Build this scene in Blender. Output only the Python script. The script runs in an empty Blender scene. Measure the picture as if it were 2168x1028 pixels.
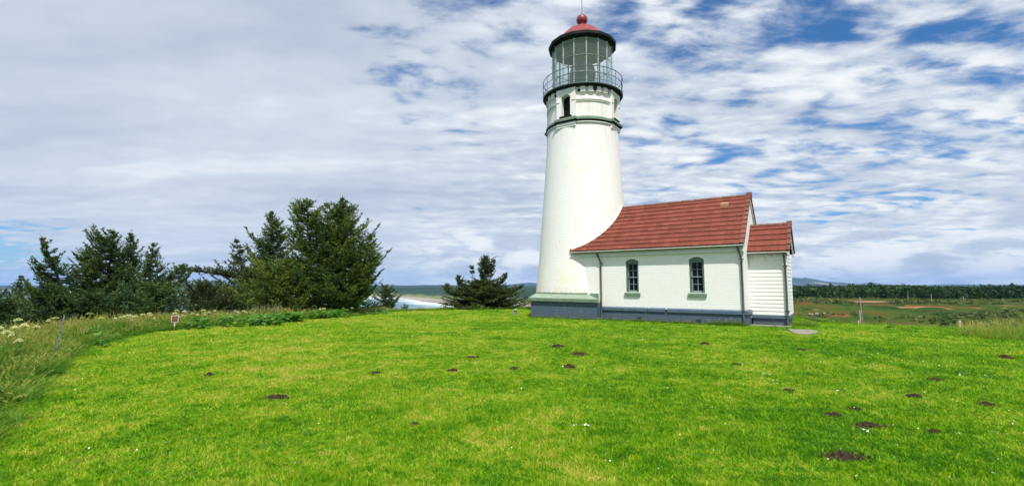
import bpy, math, random
import numpy as np
from mathutils import Vector, Matrix, noise as mnoise

random.seed(7)
rng = np.random.default_rng(7)
R = math.radians
S = bpy.context.scene
COL = S.collection

# ------------------------------------------------------------------ camera
EYE = 1.72
FPX = 981.9
PITCH = math.atan(88.34 / FPX)
cam = bpy.data.cameras.new('camera')
camo = bpy.data.objects.new('camera', cam)
COL.objects.link(camo)
camo.location = (0, 0, EYE)
camo.rotation_euler = (math.pi / 2 + PITCH, 0, 0)
cam.sensor_fit = 'HORIZONTAL'
cam.sensor_width = 36
cam.lens = FPX / 2168 * 36
cam.clip_start = 0.1
cam.clip_end = 90000
S.camera = camo

# ------------------------------------------------------------------ light
SUN_EL = R(59)
SUN_DIR = Vector((0.10, -1.0, 0)).normalized()          # horizontal direction towards the sun (behind the camera)
W = bpy.data.worlds.new('World')
S.world = W
W.use_nodes = True
W.cycles.sampling_method = 'MANUAL'
W.cycles.sample_map_resolution = 512
sun = bpy.data.lights.new('sun', 'SUN')
sun.energy = 4.8
sun.angle = R(0.6)
sun.color = (1.0, 0.96, 0.88)
suno = bpy.data.objects.new('sun', sun)
COL.objects.link(suno)
sv = Vector((SUN_DIR.x * math.cos(SUN_EL), SUN_DIR.y * math.cos(SUN_EL), math.sin(SUN_EL)))
suno.rotation_euler = sv.to_track_quat('Z', 'Y').to_euler()
suno.location = (0, -30, 40)

S.view_settings.view_transform = 'Standard'
S.view_settings.look = 'None'
S.view_settings.gamma = 1
S.view_settings.use_curve_mapping = False
S.view_settings.exposure = 0.12
S.render.engine = 'CYCLES'
S.cycles.max_bounces = 8
S.cycles.transparent_max_bounces = 16
S.cycles.volume_bounces = 1
S.cycles.caustics_reflective = False
S.cycles.caustics_refractive = False


# ------------------------------------------------------------------ node helper
class NT:
    def __init__(self, nt):
        self.nt = nt
        nt.nodes.clear()

    def n(self, typ, ins=None, **props):
        nd = self.nt.nodes.new(typ)
        for k, v in props.items():
            setattr(nd, k, v)
        if ins:
            for k, v in ins.items():
                if hasattr(v, 'is_output') or isinstance(v, bpy.types.NodeSocket):
                    self.nt.links.new(v, nd.inputs[k])
                else:
                    nd.inputs[k].default_value = v
        return nd

    def math(self, op, a, b=0.0, c=None, clamp=False):
        ins = {0: a, 1: b}
        if c is not None:
            ins[2] = c
        return self.n('ShaderNodeMath', ins, operation=op, use_clamp=clamp).outputs[0]

    def vmath(self, op, a, b=(0, 0, 0)):
        nd = self.n('ShaderNodeVectorMath', {0: a, 1: b}, operation=op)
        return nd.outputs['Value'] if op in ('DOT_PRODUCT', 'LENGTH', 'DISTANCE') else nd.outputs[0]

    def noise(self, vec, scale, detail=4, rough=0.55, dist=0.0):
        nd = self.n('ShaderNodeTexNoise', {'Scale': scale, 'Detail': detail, 'Roughness': rough, 'Distortion': dist})
        if vec is not None:
            self.nt.links.new(vec, nd.inputs['Vector'])
        return nd.outputs['Fac']

    def ramp(self, fac, stops, interp='LINEAR'):
        nd = self.n('ShaderNodeValToRGB', {'Fac': fac})
        cr = nd.color_ramp
        cr.interpolation = interp
        while len(cr.elements) < len(stops):
            cr.elements.new(0.5)
        for e, (p, c) in zip(cr.elements, stops):
            e.position = p
            if not hasattr(c, '__len__'):
                c = (c, c, c)
            e.color = (c[0], c[1], c[2], 1)
        return nd.outputs['Color']

    def mix(self, fac, a, b, blend='MIX'):
        nd = self.n('ShaderNodeMix', data_type='RGBA', blend_type=blend)
        for idx, v in ((0, fac), (6, a), (7, b)):
            if isinstance(v, bpy.types.NodeSocket):
                self.nt.links.new(v, nd.inputs[idx])
            else:
                if idx and len(v) == 3:
                    v = (*v, 1)
                nd.inputs[idx].default_value = v
        return nd.outputs[2]

    def smooth(self, v, a, b):
        return self.n('ShaderNodeMapRange', {'Value': v, 'From Min': a, 'From Max': b}, interpolation_type='SMOOTHSTEP').outputs[0]


def px_dir(x, y):
    dx = x - 1084
    yc = 514 - y
    v = Vector((dx, FPX * math.cos(PITCH) - yc * math.sin(PITCH), FPX * math.sin(PITCH) + yc * math.cos(PITCH)))
    return v.normalized()


# ------------------------------------------------------------------ sky (world)
def build_world():
    t = NT(W.node_tree)
    out = t.n('ShaderNodeOutputWorld')
    sky = t.n('ShaderNodeTexSky')
    sky.sky_type = 'NISHITA'
    sky.sun_disc = False
    sky.sun_elevation = SUN_EL
    sky.sun_rotation = math.atan2(SUN_DIR.x, SUN_DIR.y)
    sky.air_density = 1.0
    sky.dust_density = 0.35
    sky.ozone_density = 2.2
    hsv = t.n('ShaderNodeHueSaturation', {'Saturation': 1.12, 'Value': 1.0, 'Color': t.mix(1.0, sky.outputs[0], (0.58, 0.90, 1.20), 'MULTIPLY')})
    bg1 = t.n('ShaderNodeBackground', {'Color': hsv.outputs[0], 'Strength': 0.095})
    d = t.n('ShaderNodeTexCoord').outputs['Generated']
    d = t.vmath('NORMALIZE', d)
    sp = t.n('ShaderNodeSeparateXYZ', {0: d})
    z = t.math('MAXIMUM', sp.outputs[2], 0.0)
    zz = t.math('ADD', z, 0.10)
    px = t.math('DIVIDE', sp.outputs[0], zz)
    py = t.math('DIVIDE', sp.outputs[1], zz)
    p = t.n('ShaderNodeCombineXYZ', {0: px, 1: py, 2: 0.0}).outputs[0]
    warp = t.n('ShaderNodeTexNoise', {'Vector': p, 'Scale': 1.1, 'Detail': 3}).outputs['Color']
    warp = t.vmath('SCALE', t.vmath('SUBTRACT', warp, (0.5, 0.5, 0.5)))
    warp.node.inputs['Scale'].default_value = 0.30
    pw = t.vmath('ADD', p, warp)
    # main cloud cell structure (altocumulus) and ripples
    mp = t.n('ShaderNodeMapping', {'Vector': pw, 'Rotation': (0, 0, R(-28)), 'Scale': (0.8, 1.25, 1)}).outputs[0]
    n1a = t.noise(mp, 5.6, 8, 0.60, 0.0)
    vor = t.n('ShaderNodeTexVoronoi', {'Vector': t.vmath('ADD', mp, t.vmath('MULTIPLY', t.n('ShaderNodeTexNoise', {'Vector': mp, 'Scale': 9.0, 'Detail': 5}).outputs['Color'], (0.16, 0.16, 0.0))), 'Scale': 7.0, 'Smoothness': 0.7}, feature='SMOOTH_F1').outputs['Distance']
    n1 = t.math('ADD', t.math('MULTIPLY', n1a, 0.80), t.math('MULTIPLY_ADD', vor, -0.34, 0.225))
    n2 = t.noise(mp, 1.05, 3, 0.5, 0.4)
    mp2 = t.n('ShaderNodeMapping', {'Vector': pw, 'Rotation': (0, 0, R(12)), 'Scale': (0.55, 2.6, 1)}).outputs[0]
    n3 = t.noise(mp2, 2.3, 5, 0.55, 0.15)

    def blob(x, y, a, b):
        """soft mask round a direction: 1 inside, 0 outside (angles in degrees)"""
        v = px_dir(x, y)
        dt = t.vmath('DOT_PRODUCT', d, tuple(v))
        return t.smooth(dt, math.cos(R(b)), math.cos(R(a)))
    cov = t.math('MULTIPLY_ADD', n1, 0.68, t.math('MULTIPLY', n3, 0.32))
    cov = t.math('ADD', cov, t.math('MULTIPLY', t.math('SUBTRACT', n2, 0.5), 0.40))
    gaps = [((1690, 45), .5, 5.5, 0.085), ((1800, -40), .5, 6, 0.085), ((1650, 130), .3, 4.0, 0.05), ((1290, 0), .5, 5, 0.06), ((1460, 20), .5, 5, .04),
            ((1480, 135), .5, 4, 0.06), ((2090, 90), .5, 5, 0.075), ((1950, 40), .5, 5, .05), ((2150, 210), 1, 6, 0.045), ((1560, 120), 8, 26, 0.040),
            ((860, 135), .5, 5, 0.105), ((540, 50), .5, 5, 0.075), ((1010, 255), .5, 5, 0.085), ((700, 170), .5, 6.5, 0.085), ((1000, 335), .3, 3, 0.06), ((760, 120), 4, 13, 0.035),
            ((1900, 290), 1, 11, 0.060), ((1620, 330), 1, 7, 0.040), ((1990, 450), 1, 7, 0.085), ((1370, 430), .3, 2.5, 0.07),
            ((20, 580), 2.5, 7.5, 0.30), ((40, 500), 1, 4, .03)]
    for (c, a, b, s) in gaps:
        cov = t.math('SUBTRACT', cov, t.math('MULTIPLY', blob(c[0], c[1], a, b), s * (0.80 if s < 0.2 else 1.0)))
    # thicker layer in the west (photo left) and along the horizon
    for (c, a, b, s) in [((200, 250), 14, 32, 0.16), ((500, 420), 8, 22, 0.10), ((1150, 480), 6, 16, 0.12), ((2100, 520), 4, 12, 0.10), ((1450, 560), 4, 14, .08), ((1180, 190), 2, 9, .05)]:
        cov = t.math('ADD', cov, t.math('MULTIPLY', blob(c[0], c[1], a, b), s))
    cov = t.math('ADD', cov, 0.152)
    fac = t.math('MULTIPLY_ADD', t.smooth(cov, 0.400, 0.600), 0.95, 0.05)
    # cloud brightness: pearl grey to white
    b1 = t.noise(mp2, 1.5, 6, 0.6, 0.3)
    b2 = n1
    west = blob(150, 300, 18, 52)
    amp = t.math('MULTIPLY_ADD', west, -0.78, 1.0)
    mpw = t.n('ShaderNodeMapping', {'Vector': pw, 'Rotation': (0, 0, R(-38)), 'Scale': (0.55, 1.5, 1)}).outputs[0]
    bw = t.noise(mpw, 0.85, 5, 0.48, 0.3)
    b1 = t.mix(t.math('MULTIPLY', west, 0.85), b1, bw)
    br = t.math('ADD', t.math('MULTIPLY', t.math('SUBTRACT', b1, 0.5), 1.15), t.math('MULTIPLY', t.math('MULTIPLY', t.math('SUBTRACT', b2, 0.5), 1.25), amp))
    br = t.math('ADD', br, t.math('MULTIPLY', west, -0.085))
    br = t.math('ADD', br, 0.56)
    # low cumulus bank near the horizon
    mp3 = t.n('ShaderNodeMapping', {'Vector': d, 'Scale': (5.0, 5.0, 17.0)}).outputs[0]
    cb = t.noise(mp3, 1.9, 7, 0.56, 0.3)
    low = t.math('MULTIPLY', t.smooth(z, 0.17, 0.04), blob(1500, 560, 26, 44))
    bank = t.smooth(cb, 0.37, 0.66)
    br = t.mix(low, br, t.math('MULTIPLY_ADD', bank, 0.66, 0.34))
    ccol = t.ramp(br, [(0.0, (0.34, 0.41, 0.52)), (0.32, (0.48, 0.55, 0.665)), (0.54, (0.62, 0.68, 0.765)), (0.72, (0.80, 0.84, 0.875)), (0.95, (0.92, 0.935, 0.94))])
    # toward the horizon on the left the cloud thins to pale blue
    bg2 = t.n('ShaderNodeBackground', {'Color': ccol, 'Strength': 1.0})
    edge = t.n('ShaderNodeMixShader', {0: fac, 1: bg1.outputs[0], 2: bg2.outputs[0]})
    t.nt.links.new(edge.outputs[0], out.inputs['Surface'])


build_world()


# ------------------------------------------------------------------ materials
MATS = {}


def mat(name, fn):
    m = bpy.data.materials.new(name)
    m.use_nodes = True
    t = NT(m.node_tree)
    out = t.n('ShaderNodeOutputMaterial')
    fn(t, out)
    MATS[name] = m
    return m


def pbsdf(t, out, col, rough=0.6, metal=0.0, bump=None, bstr=0.3, bdist=0.01, spec=0.5, **kw):
    b = t.n('ShaderNodeBsdfPrincipled', {'Roughness': rough, 'Metallic': metal, 'Specular IOR Level': spec})
    if isinstance(col, bpy.types.NodeSocket):
        t.nt.links.new(col, b.inputs['Base Color'])
    else:
        b.inputs['Base Color'].default_value = (*col, 1)
    if bump is not None:
        bp = t.n('ShaderNodeBump', {'Height': bump, 'Strength': bstr, 'Distance': bdist})
        t.nt.links.new(bp.outputs[0], b.inputs['Normal'])
    for k, v in kw.items():
        b.inputs[k].default_value = v
    if out is not None:
        t.nt.links.new(b.outputs[0], out.inputs[0])
    return b


def simple(name, col, rough=0.55, metal=0.0, var=0.12, nscale=6.0, bump=0.15, spec=0.5):
    def fn(t, out):
        o = t.n('ShaderNodeTexCoord').outputs['Object']
        n = t.noise(o, nscale, 5, 0.6)
        dark = tuple(c * (1 - var * 2) for c in col)
        light = tuple(min(1, c * (1 + var)) for c in col)
        c = t.ramp(n, [(0.3, dark), (0.7, light)])
        pbsdf(t, out, c, rough, metal, t.noise(o, nscale * 8, 3), bump, 0.01, spec)
    return mat(name, fn)


def painted_brick(name, col, cyl, stain=True, bs=0.65):
    """painted brickwork: course relief and wear under one coat of paint"""
    def fn(t, out):
        o = t.n('ShaderNodeTexCoord').outputs['Object']
        s = t.n('ShaderNodeSeparateXYZ', {0: o})
        if cyl:
            a = t.math('ARCTAN2', s.outputs[0], s.outputs[1])
            h = t.math('MULTIPLY', a, 2.3)
        else:
            h = t.math('ADD', s.outputs[0], s.outputs[1])
        wob = t.noise(o, 1.6, 3)
        zc = t.math('ADD', s.outputs[2], t.math('MULTIPLY', wob, 0.05))
        v = t.n('ShaderNodeCombineXYZ', {0: h, 1: zc, 2: 0.0}).outputs[0]
        br = t.n('ShaderNodeTexBrick', {'Vector': v, 'Color1': (1, 1, 1, 1), 'Color2': (0.82, 0.82, 0.82, 1), 'Mortar': (0, 0, 0, 1), 'Scale': 1.0,
                                        'Mortar Size': 0.009, 'Mortar Smooth': 0.5, 'Brick Width': 0.225, 'Row Height': 0.078})
        n = t.noise(v, 5.0, 6, 0.65)
        hgt = t.math('ADD', t.math('MULTIPLY', br.outputs['Color'], 0.7), t.math('MULTIPLY', t.noise(o, 14, 5, 0.6), 0.9))
        c = t.mix(t.math('MULTIPLY', t.smooth(n, 0.45, 0.75), 0.30), col, tuple(x * 0.84 for x in col))
        # mortar lines hold a little dirt
        c = t.mix(t.math('MULTIPLY', t.math('SUBTRACT', 1.0, br.outputs['Color']), 0.08), c, tuple(x * 0.55 for x in col))
        if cyl:
            low = t.math('MULTIPLY', t.smooth(s.outputs[2], 5.2, 1.3), t.smooth(t.noise(o, 0.8, 5, 0.65), 0.40, 0.66))
            c = t.mix(t.math('MULTIPLY', low, 0.42), c, (0.80, 0.72, 0.47))
            foot = t.math('MULTIPLY', t.smooth(s.outputs[2], 1.75, 1.25), t.smooth(t.noise(o, 7.0, 5, 0.7), 0.42, 0.62))
            c = t.mix(t.math('MULTIPLY', foot, 0.5), c, (0.45, 0.43, 0.34))
            under = t.math('MULTIPLY', t.smooth(s.outputs[2], 8.6, 10.4), t.smooth(t.noise(t.n('ShaderNodeMapping', {'Vector': o, 'Scale': (3.5, 3.5, 0.18)}).outputs[0], 1.6, 5, 0.65), 0.50, 0.70))
            c = t.mix(t.math('MULTIPLY', under, 0.40), c, (0.55, 0.53, 0.42))
        if not stain:
            wr = t.noise(t.n('ShaderNodeMapping', {'Vector': o, 'Scale': (2.0, 2.0, 0.8)}).outputs[0], 2.4, 6, 0.7)
            c = t.mix(t.math('MULTIPLY', t.smooth(wr, 0.52, 0.75), 0.55), c, (0.16, 0.21, 0.26))
            mud = t.math('MULTIPLY', t.smooth(s.outputs[2], 0.32, 0.0), t.smooth(t.noise(o, 4.0, 5, 0.7), 0.35, 0.65))
            c = t.mix(t.math('MULTIPLY', mud, 0.6), c, (0.12, 0.11, 0.06))
        if stain:
            big = t.noise(o, 0.42, 4, 0.6)
            c = t.mix(t.math('MULTIPLY', t.smooth(big, 0.50, 0.72), 0.30), c, (col[0] * 0.96, col[1] * 0.92, col[2] * 0.72))
            strk = t.n('ShaderNodeMapping', {'Vector': o, 'Scale': (3.0, 3.0, 0.25)}).outputs[0]
            st = t.noise(strk, 2.2, 5, 0.65)
            c = t.mix(t.math('MULTIPLY', t.smooth(st, 0.58, 0.8), 0.35), c, (col[0] * 0.80, col[1] * 0.78, col[2] * 0.62))
            sp = t.noise(o, 9.0, 2, 0.5)
            sp2 = t.noise(o, 1.1, 2, 0.5)
            c = t.mix(t.math('MULTIPLY', t.smooth(sp, 0.735, 0.76), t.smooth(sp2, 0.55, 0.62)), c, (0.25, 0.23, 0.2))
        pbsdf(t, out, c, 0.62, 0, hgt, bs, 0.02, 0.35)
    return mat(name, fn)


painted_brick('white_brick_round', (0.865, 0.855, 0.825), True)
painted_brick('white_brick', (0.87, 0.86, 0.84), False, True, 0.42)
painted_brick('slate_brick', (0.075, 0.115, 0.165), False, False, 0.8)
simple('white_paint', (0.80, 0.80, 0.76), 0.5, var=0.05, nscale=3)
simple('slate_paint', (0.085, 0.13, 0.185), 0.5, var=0.12)
simple('green_trim', (0.16, 0.235, 0.165), 0.45, var=0.14, nscale=4)
simple('lit_green_trim', (0.27, 0.34, 0.25), 0.5, var=0.08, nscale=3)  # lighter copy of green trim, with the slope's sky light painted in
simple('window_green', (0.10, 0.165, 0.125), 0.5, var=0.1)
simple('muntin', (0.26, 0.33, 0.32), 0.5, var=0.08)
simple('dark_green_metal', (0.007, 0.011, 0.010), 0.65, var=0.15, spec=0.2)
simple('rail_metal', (0.10, 0.15, 0.155), 0.45, var=0.15)
simple('lantern_metal', (0.36, 0.42, 0.40), 0.5, var=0.12)
simple('pipe_metal', (0.075, 0.08, 0.085), 0.5, var=0.25, nscale=5)
simple('cream_gutter', (0.62, 0.58, 0.50), 0.5, var=0.12)
simple('red_dome', (0.27, 0.030, 0.033), 0.42, var=0.08, nscale=2)
simple('rod_metal', (0.40, 0.16, 0.17), 0.5)
simple('interior_grey', (0.50, 0.58, 0.52), 0.8, var=0.1)
simple('black_void', (0.008, 0.008, 0.009), 0.9)
simple('concrete', (0.27, 0.235, 0.19), 0.85, var=0.22, nscale=5, bump=0.5)
simple('terracotta_vent', (0.42, 0.23, 0.11), 0.8, var=0.15)
simple('wood_post', (0.30, 0.27, 0.23), 0.85, var=0.3, nscale=8, bump=0.5)
simple('pale_wood', (0.62, 0.55, 0.43), 0.8, var=0.15)
simple('galvanised', (0.28, 0.30, 0.32), 0.45, 0.5, var=0.2)
simple('sign_brown', (0.16, 0.055, 0.04), 0.6, var=0.1)
simple('sign_white', (0.72, 0.70, 0.66), 0.6, var=0.08)
simple('vent_green', (0.20, 0.30, 0.235), 0.5, var=0.12)
simple('stone_grey', (0.33, 0.32, 0.30), 0.85, var=0.3, nscale=2, bump=0.8)
simple('brass', (0.25, 0.22, 0.12), 0.4, 0.7)
simple('far_pole', (0.34, 0.31, 0.27), 0.9)


def soil(t, out):
    o = t.n('ShaderNodeTexCoord').outputs['Object']
    n = t.noise(o, 30, 6, 0.7)
    c = t.ramp(n, [(0.33, (0.014, 0.010, 0.006)), (0.55, (0.060, 0.042, 0.025)), (0.8, (0.20, 0.14, 0.07))])
    pbsdf(t, out, c, 0.95, 0, n, 0.9, 0.03, 0.1)


mat('soil', soil)


def tile_mat(name, lo, hi):
    def fn(t, out):
        tc = t.n('ShaderNodeTexCoord').outputs['Object']
        g = t.n('ShaderNodeNewGeometry').outputs['Position']
        rnd = t.n('ShaderNodeObjectInfo').outputs['Random']
        strk = t.n('ShaderNodeMapping', {'Vector': g, 'Scale': (14, 14, 1.2)}).outputs[0]
        n = t.noise(strk, 2.0, 5, 0.65)
        f = t.math('ADD', t.math('MULTIPLY_ADD', rnd, 0.38, 0.08), t.math('MULTIPLY', n, 0.55))
        c = t.ramp(f, [(0.15, lo), (0.9, hi)])
        m = t.noise(g, 2.6, 6, 0.7)
        m2 = t.noise(g, 16, 4, 0.6)
        moss = t.math('MULTIPLY', t.smooth(m, 0.50, 0.68), t.smooth(m2, 0.46, 0.62))
        c = t.mix(t.math('MULTIPLY', moss, 0.55), c, (0.10, 0.052, 0.03))
        sp = t.noise(g, 7.0, 1, 0.4)
        c = t.mix(t.smooth(sp, 0.755, 0.775), c, (0.015, 0.012, 0.012))
        pbsdf(t, out, c, 0.75, 0, t.noise(tc, 30, 4), 0.25, 0.01, 0.25)
    return mat(name, fn)


tile_mat('red_tile', (0.125, 0.031, 0.020), (0.255, 0.068, 0.042))
tile_mat('brown_tile', (0.13, 0.055, 0.040), (0.24, 0.095, 0.062))


def clap(t, out):
    o = t.n('ShaderNodeNewGeometry').outputs['Position']
    strk = t.n('ShaderNodeMapping', {'Vector': o, 'Scale': (2.0, 2.0, 9.0)}).outputs[0]
    n = t.noise(strk, 1.6, 5, 0.6)
    c = t.mix(t.math('MULTIPLY', t.smooth(n, 0.5, 0.8), 0.3), (0.80, 0.80, 0.77), (0.66, 0.65, 0.58))
    z = t.n('ShaderNodeSeparateXYZ', {0: o}).outputs[2]
    rust = t.math('MULTIPLY', t.smooth(t.noise(t.n('ShaderNodeMapping', {'Vector': o, 'Scale': (6, 6, .7)}).outputs[0], 1.5, 5, .7), .50, .68), t.smooth(z, 2.62, 2.95))
    c = t.mix(t.math('MULTIPLY', rust, 0.75), c, (0.52, 0.33, 0.09))
    pbsdf(t, out, c, 0.55, 0, n, 0.15, 0.01, 0.35)


mat('clapboard', clap)


def glass(t, out):
    """salt filmed storm glass: clear, a little film, mirror-like only at grazing angles"""
    tr = t.n('ShaderNodeBsdfTransparent', {'Color': (0.90, 0.96, 0.95, 1)})
    gl = t.n('ShaderNodeBsdfGlossy', {'Roughness': 0.03, 'Color': (0.9, 0.95, 0.95, 1)})
    film = t.n('ShaderNodeBsdfDiffuse', {'Color': (0.60, 0.68, 0.66, 1)})
    lw = t.n('ShaderNodeLayerWeight', {'Blend': 0.5}).outputs['Facing']
    f = t.math('MULTIPLY_ADD', t.math('POWER', lw, 4.0), 0.5, 0.035, clamp=True)
    m0 = t.n('ShaderNodeMixShader', {0: 0.075, 1: tr.outputs[0], 2: film.outputs[0]})
    mx = t.n('ShaderNodeMixShader', {0: f, 1: m0.outputs[0], 2: gl.outputs[0]})
    t.nt.links.new(mx.outputs[0], out.inputs[0])


mat('lantern_glass', glass)


def lens(t, out):
    b = pbsdf(t, out, (0.62, 0.74, 0.68), 0.08, 0.0, spec=1.0)
    b.inputs['Transmission Weight'].default_value = 0.35
    b.inputs['IOR'].default_value = 1.5


mat('lens_glass', lens)


def wglass(t, out):
    o = t.n('ShaderNodeTexCoord').outputs['Object']
    b = pbsdf(t, out, (0.006, 0.009, 0.014), 0.08, 0, t.noise(o, 3, 2), 0.05, 0.02, 0.12)


mat('window_glass', wglass)


# vegetation ---------------------------------------------------------
def leafy(name, stops, trans=0.25, nscale=0.35, rough=0.6, useattr=True, spec=0.25):
    def fn(t, out):
        g = t.n('ShaderNodeNewGeometry').outputs['Position']
        n = t.noise(g, nscale, 5, 0.65)
        rnd = t.n('ShaderNodeObjectInfo').outputs['Random']
        at = t.n('ShaderNodeAttribute', attribute_name='tint').outputs['Fac']
        if useattr:
            f = t.math('ADD', t.math('MULTIPLY', n, 0.45), t.math('MULTIPLY', at, 0.55))
        else:
            f = t.math('ADD', t.math('MULTIPLY', n, 0.62), t.math('MULTIPLY', rnd, 0.38))
        c = t.ramp(f, stops)
        b = pbsdf(t, None, c, rough, spec=spec)
        tl = t.n('ShaderNodeBsdfTranslucent', {'Color': c})
        mx = t.n('ShaderNodeMixShader', {0: trans, 1: b.outputs[0], 2: tl.outputs[0]})
        t.nt.links.new(mx.outputs[0], out.inputs[0])
    return mat(name, fn)


leafy('spruce_needles', [(0.10, (0.014, 0.036, 0.010)), (0.40, (0.042, 0.092, 0.019)), (0.61, (0.105, 0.175, 0.026)), (0.86, (0.28, 0.32, 0.05))], 0.25, 0.55)
leafy('dark_needles', [(0.05, (0.016, 0.040, 0.016)), (0.42, (0.050, 0.105, 0.032)), (0.80, (0.16, 0.23, 0.05))], 0.22, 0.55)
leafy('olive_needles', [(0.05, (0.020, 0.038, 0.014)), (0.48, (0.060, 0.095, 0.027)), (0.9, (0.18, 0.21, 0.05))], 0.22, 0.9)
leafy('tall_grass', [(0.08, (0.040, 0.140, 0.008)), (0.38, (0.140, 0.290, 0.016)), (0.64, (0.34, 0.39, 0.06)), (0.92, (0.62, 0.48, 0.18))], 0.4, 0.5, useattr=True)
leafy('broad_leaf', [(0.1, (0.045, 0.14, 0.018)), (0.5, (0.09, 0.25, 0.025)), (0.9, (0.19, 0.34, 0.05))], 0.35, 1.0)
leafy('umbel', [(0.1, (0.38, 0.46, 0.10)), (0.5, (0.50, 0.54, 0.20)), (0.9, (0.68, 0.68, 0.40))], 0.2, 1.0)
leafy('forest_green', [(0.1, (0.006, 0.022, 0.008)), (0.5, (0.018, 0.055, 0.014)), (0.9, (0.050, 0.12, 0.025))], 0.1, 0.02)
simple('stem_green', (0.13, 0.22, 0.05), 0.6)
simple('bark', (0.055, 0.045, 0.036), 0.95, var=0.35, nscale=6, bump=0.9)
simple('daisy_white', (0.85, 0.85, 0.82), 0.6, var=0.03)


def lawn_colour(t):
    """worn, patchy summer lawn: green, yellow-green and straw patches, by place"""
    g = t.n('ShaderNodeNewGeometry').outputs['Position']
    st = t.n('ShaderNodeMapping', {'Vector': g, 'Scale': (1.0, 1.0, 0.0)}).outputs[0]
    n1 = t.noise(st, 0.28, 4, 0.6, 0.3)
    n2 = t.noise(st, 1.3, 6, 0.70, 0.25)
    n3 = t.noise(st, 5.5, 5, 0.7)
    a = t.math('ADD', t.math('MULTIPLY', n1, 0.30), t.math('MULTIPLY', n2, 0.40))
    a = t.math('ADD', a, t.math('MULTIPLY', n3, 0.30))
    a = t.math('MULTIPLY_ADD', t.math('SUBTRACT', a, 0.5), 2.15, 0.455)
    # trodden, darker clover patches
    n4 = t.noise(st, 2.6, 4, 0.6, 0.4)
    a = t.math('SUBTRACT', a, t.math('MULTIPLY', t.smooth(n4, 0.56, 0.70), 0.20))
    # the left half of the lawn is drier
    x = t.n('ShaderNodeSeparateXYZ', {0: g}).outputs[0]
    a = t.math('ADD', a, t.math('MULTIPLY', t.smooth(x, 6.0, -7.0), 0.085))
    return a, st


def blades(t, out):
    a, st = lawn_colour(t)
    rnd = t.n('ShaderNodeObjectInfo').outputs['Random']
    a = t.math('ADD', a, t.math('MULTIPLY', t.math('SUBTRACT', rnd, 0.5), 0.30))
    at = t.n('ShaderNodeAttribute', attribute_name='tint').outputs['Fac']
    a = t.math('ADD', a, t.math('MULTIPLY', t.math('SUBTRACT', at, 0.5), 0.34))
    c = t.ramp(a, [(0.22, (0.050, 0.180, 0.004)), (0.42, (0.140, 0.375, 0.004)), (0.56, (0.290, 0.500, 0.007)), (0.69, (0.48, 0.54, 0.035)), (0.84, (0.74, 0.56, 0.18))])
    b = pbsdf(t, None, c, 0.55, spec=0.2)
    tl = t.n('ShaderNodeBsdfTranslucent', {'Color': c})
    mx = t.n('ShaderNodeMixShader', {0: 0.35, 1: b.outputs[0], 2: tl.outputs[0]})
    t.nt.links.new(mx.outputs[0], out.inputs[0])


mat('grass_blades', blades)


def lawn_ground(t, out):
    a, st = lawn_colour(t)
    c = t.ramp(a, [(0.22, (0.040, 0.110, 0.006)), (0.42, (0.10, 0.22, 0.010)), (0.60, (0.22, 0.25, 0.030)), (0.80, (0.30, 0.20, 0.075))])
    n = t.noise(st, 40, 5, 0.7)
    c = t.mix(t.math('MULTIPLY', t.smooth(n, 0.42, 0.68), 0.55), c, (0.030, 0.045, 0.010))
    pbsdf(t, out, c, 0.9, 0, n, 0.9, 0.04, 0.1)


mat('lawn_ground', lawn_ground)


def rough_ground(t, out):
    g = t.n('ShaderNodeNewGeometry').outputs['Position']
    n1 = t.noise(g, 0.02, 6, 0.6, 0.8)
    sq = t.n('ShaderNodeMapping', {'Vector': g, 'Rotation': (0, 0, R(12)), 'Scale': (0.8, 0.6, 1.0)}).outputs[0]
    n2 = t.noise(sq, 0.11, 8, 0.70, 0.6)
    n3 = t.noise(g, 1.1, 6, 0.75)
    a = t.math('ADD', t.math('MULTIPLY', n1, 0.35), t.math('ADD', t.math('MULTIPLY', n2, 0.45), t.math('MULTIPLY', n3, 0.20)))
    a = t.math('MULTIPLY_ADD', t.math('SUBTRACT', a, 0.5), 1.35, 0.49)
    c = t.ramp(a, [(0.37, (0.008, 0.022, 0.006)), (0.44, (0.024, 0.062, 0.008)), (0.51, (0.060, 0.085, 0.011)), (0.57, (0.088, 0.072, 0.015)), (0.66, (0.10, 0.045, 0.018))])
    so = t.n('ShaderNodeAttribute', attribute_name='soil').outputs['Fac']
    sc = t.ramp(t.noise(sq, 0.16, 5, 0.7), [(0.38, (0.04, 0.03, 0.012)), (0.50, (0.20, 0.075, 0.022)), (0.62, (0.30, 0.20, 0.11))])
    c = t.mix(t.smooth(t.math('ADD', so, t.math('MULTIPLY', t.math('SUBTRACT', n2, 0.5), 1.6)), 0.42, 0.68), c, sc)
    pbsdf(t, out, c, 0.95, 0, t.math('ADD', n2, t.math('MULTIPLY', n3, 0.12)), 1.0, 1.5, 0.1)


mat('headland_ground', rough_ground)


def sea_m(t, out):
    g = t.n('ShaderNodeNewGeometry').outputs['Position']
    n = t.noise(t.n('ShaderNodeMapping', {'Vector': g, 'Scale': (1, 2.2, 1)}).outputs[0], 0.02, 6, 0.6)
    f = t.n('ShaderNodeAttribute', attribute_name='foam').outputs['Fac']
    n2 = t.noise(t.n('ShaderNodeMapping', {'Vector': g, 'Rotation': (0, 0, R(20)), 'Scale': (0.4, 3.0, 1)}).outputs[0], 0.006, 6, 0.7, 0.6)
    c = t.mix(f, (0.045, 0.12, 0.16), (0.16, 0.33, 0.36))
    fo = t.smooth(t.math('ADD', t.math('MULTIPLY', f, 0.17), n2), 0.60, 0.66)
    c = t.mix(fo, c, (0.80, 0.83, 0.84))
    pbsdf(t, out, c, 0.4, 0, n, 0.4, 2.0, 0.3)


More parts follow.
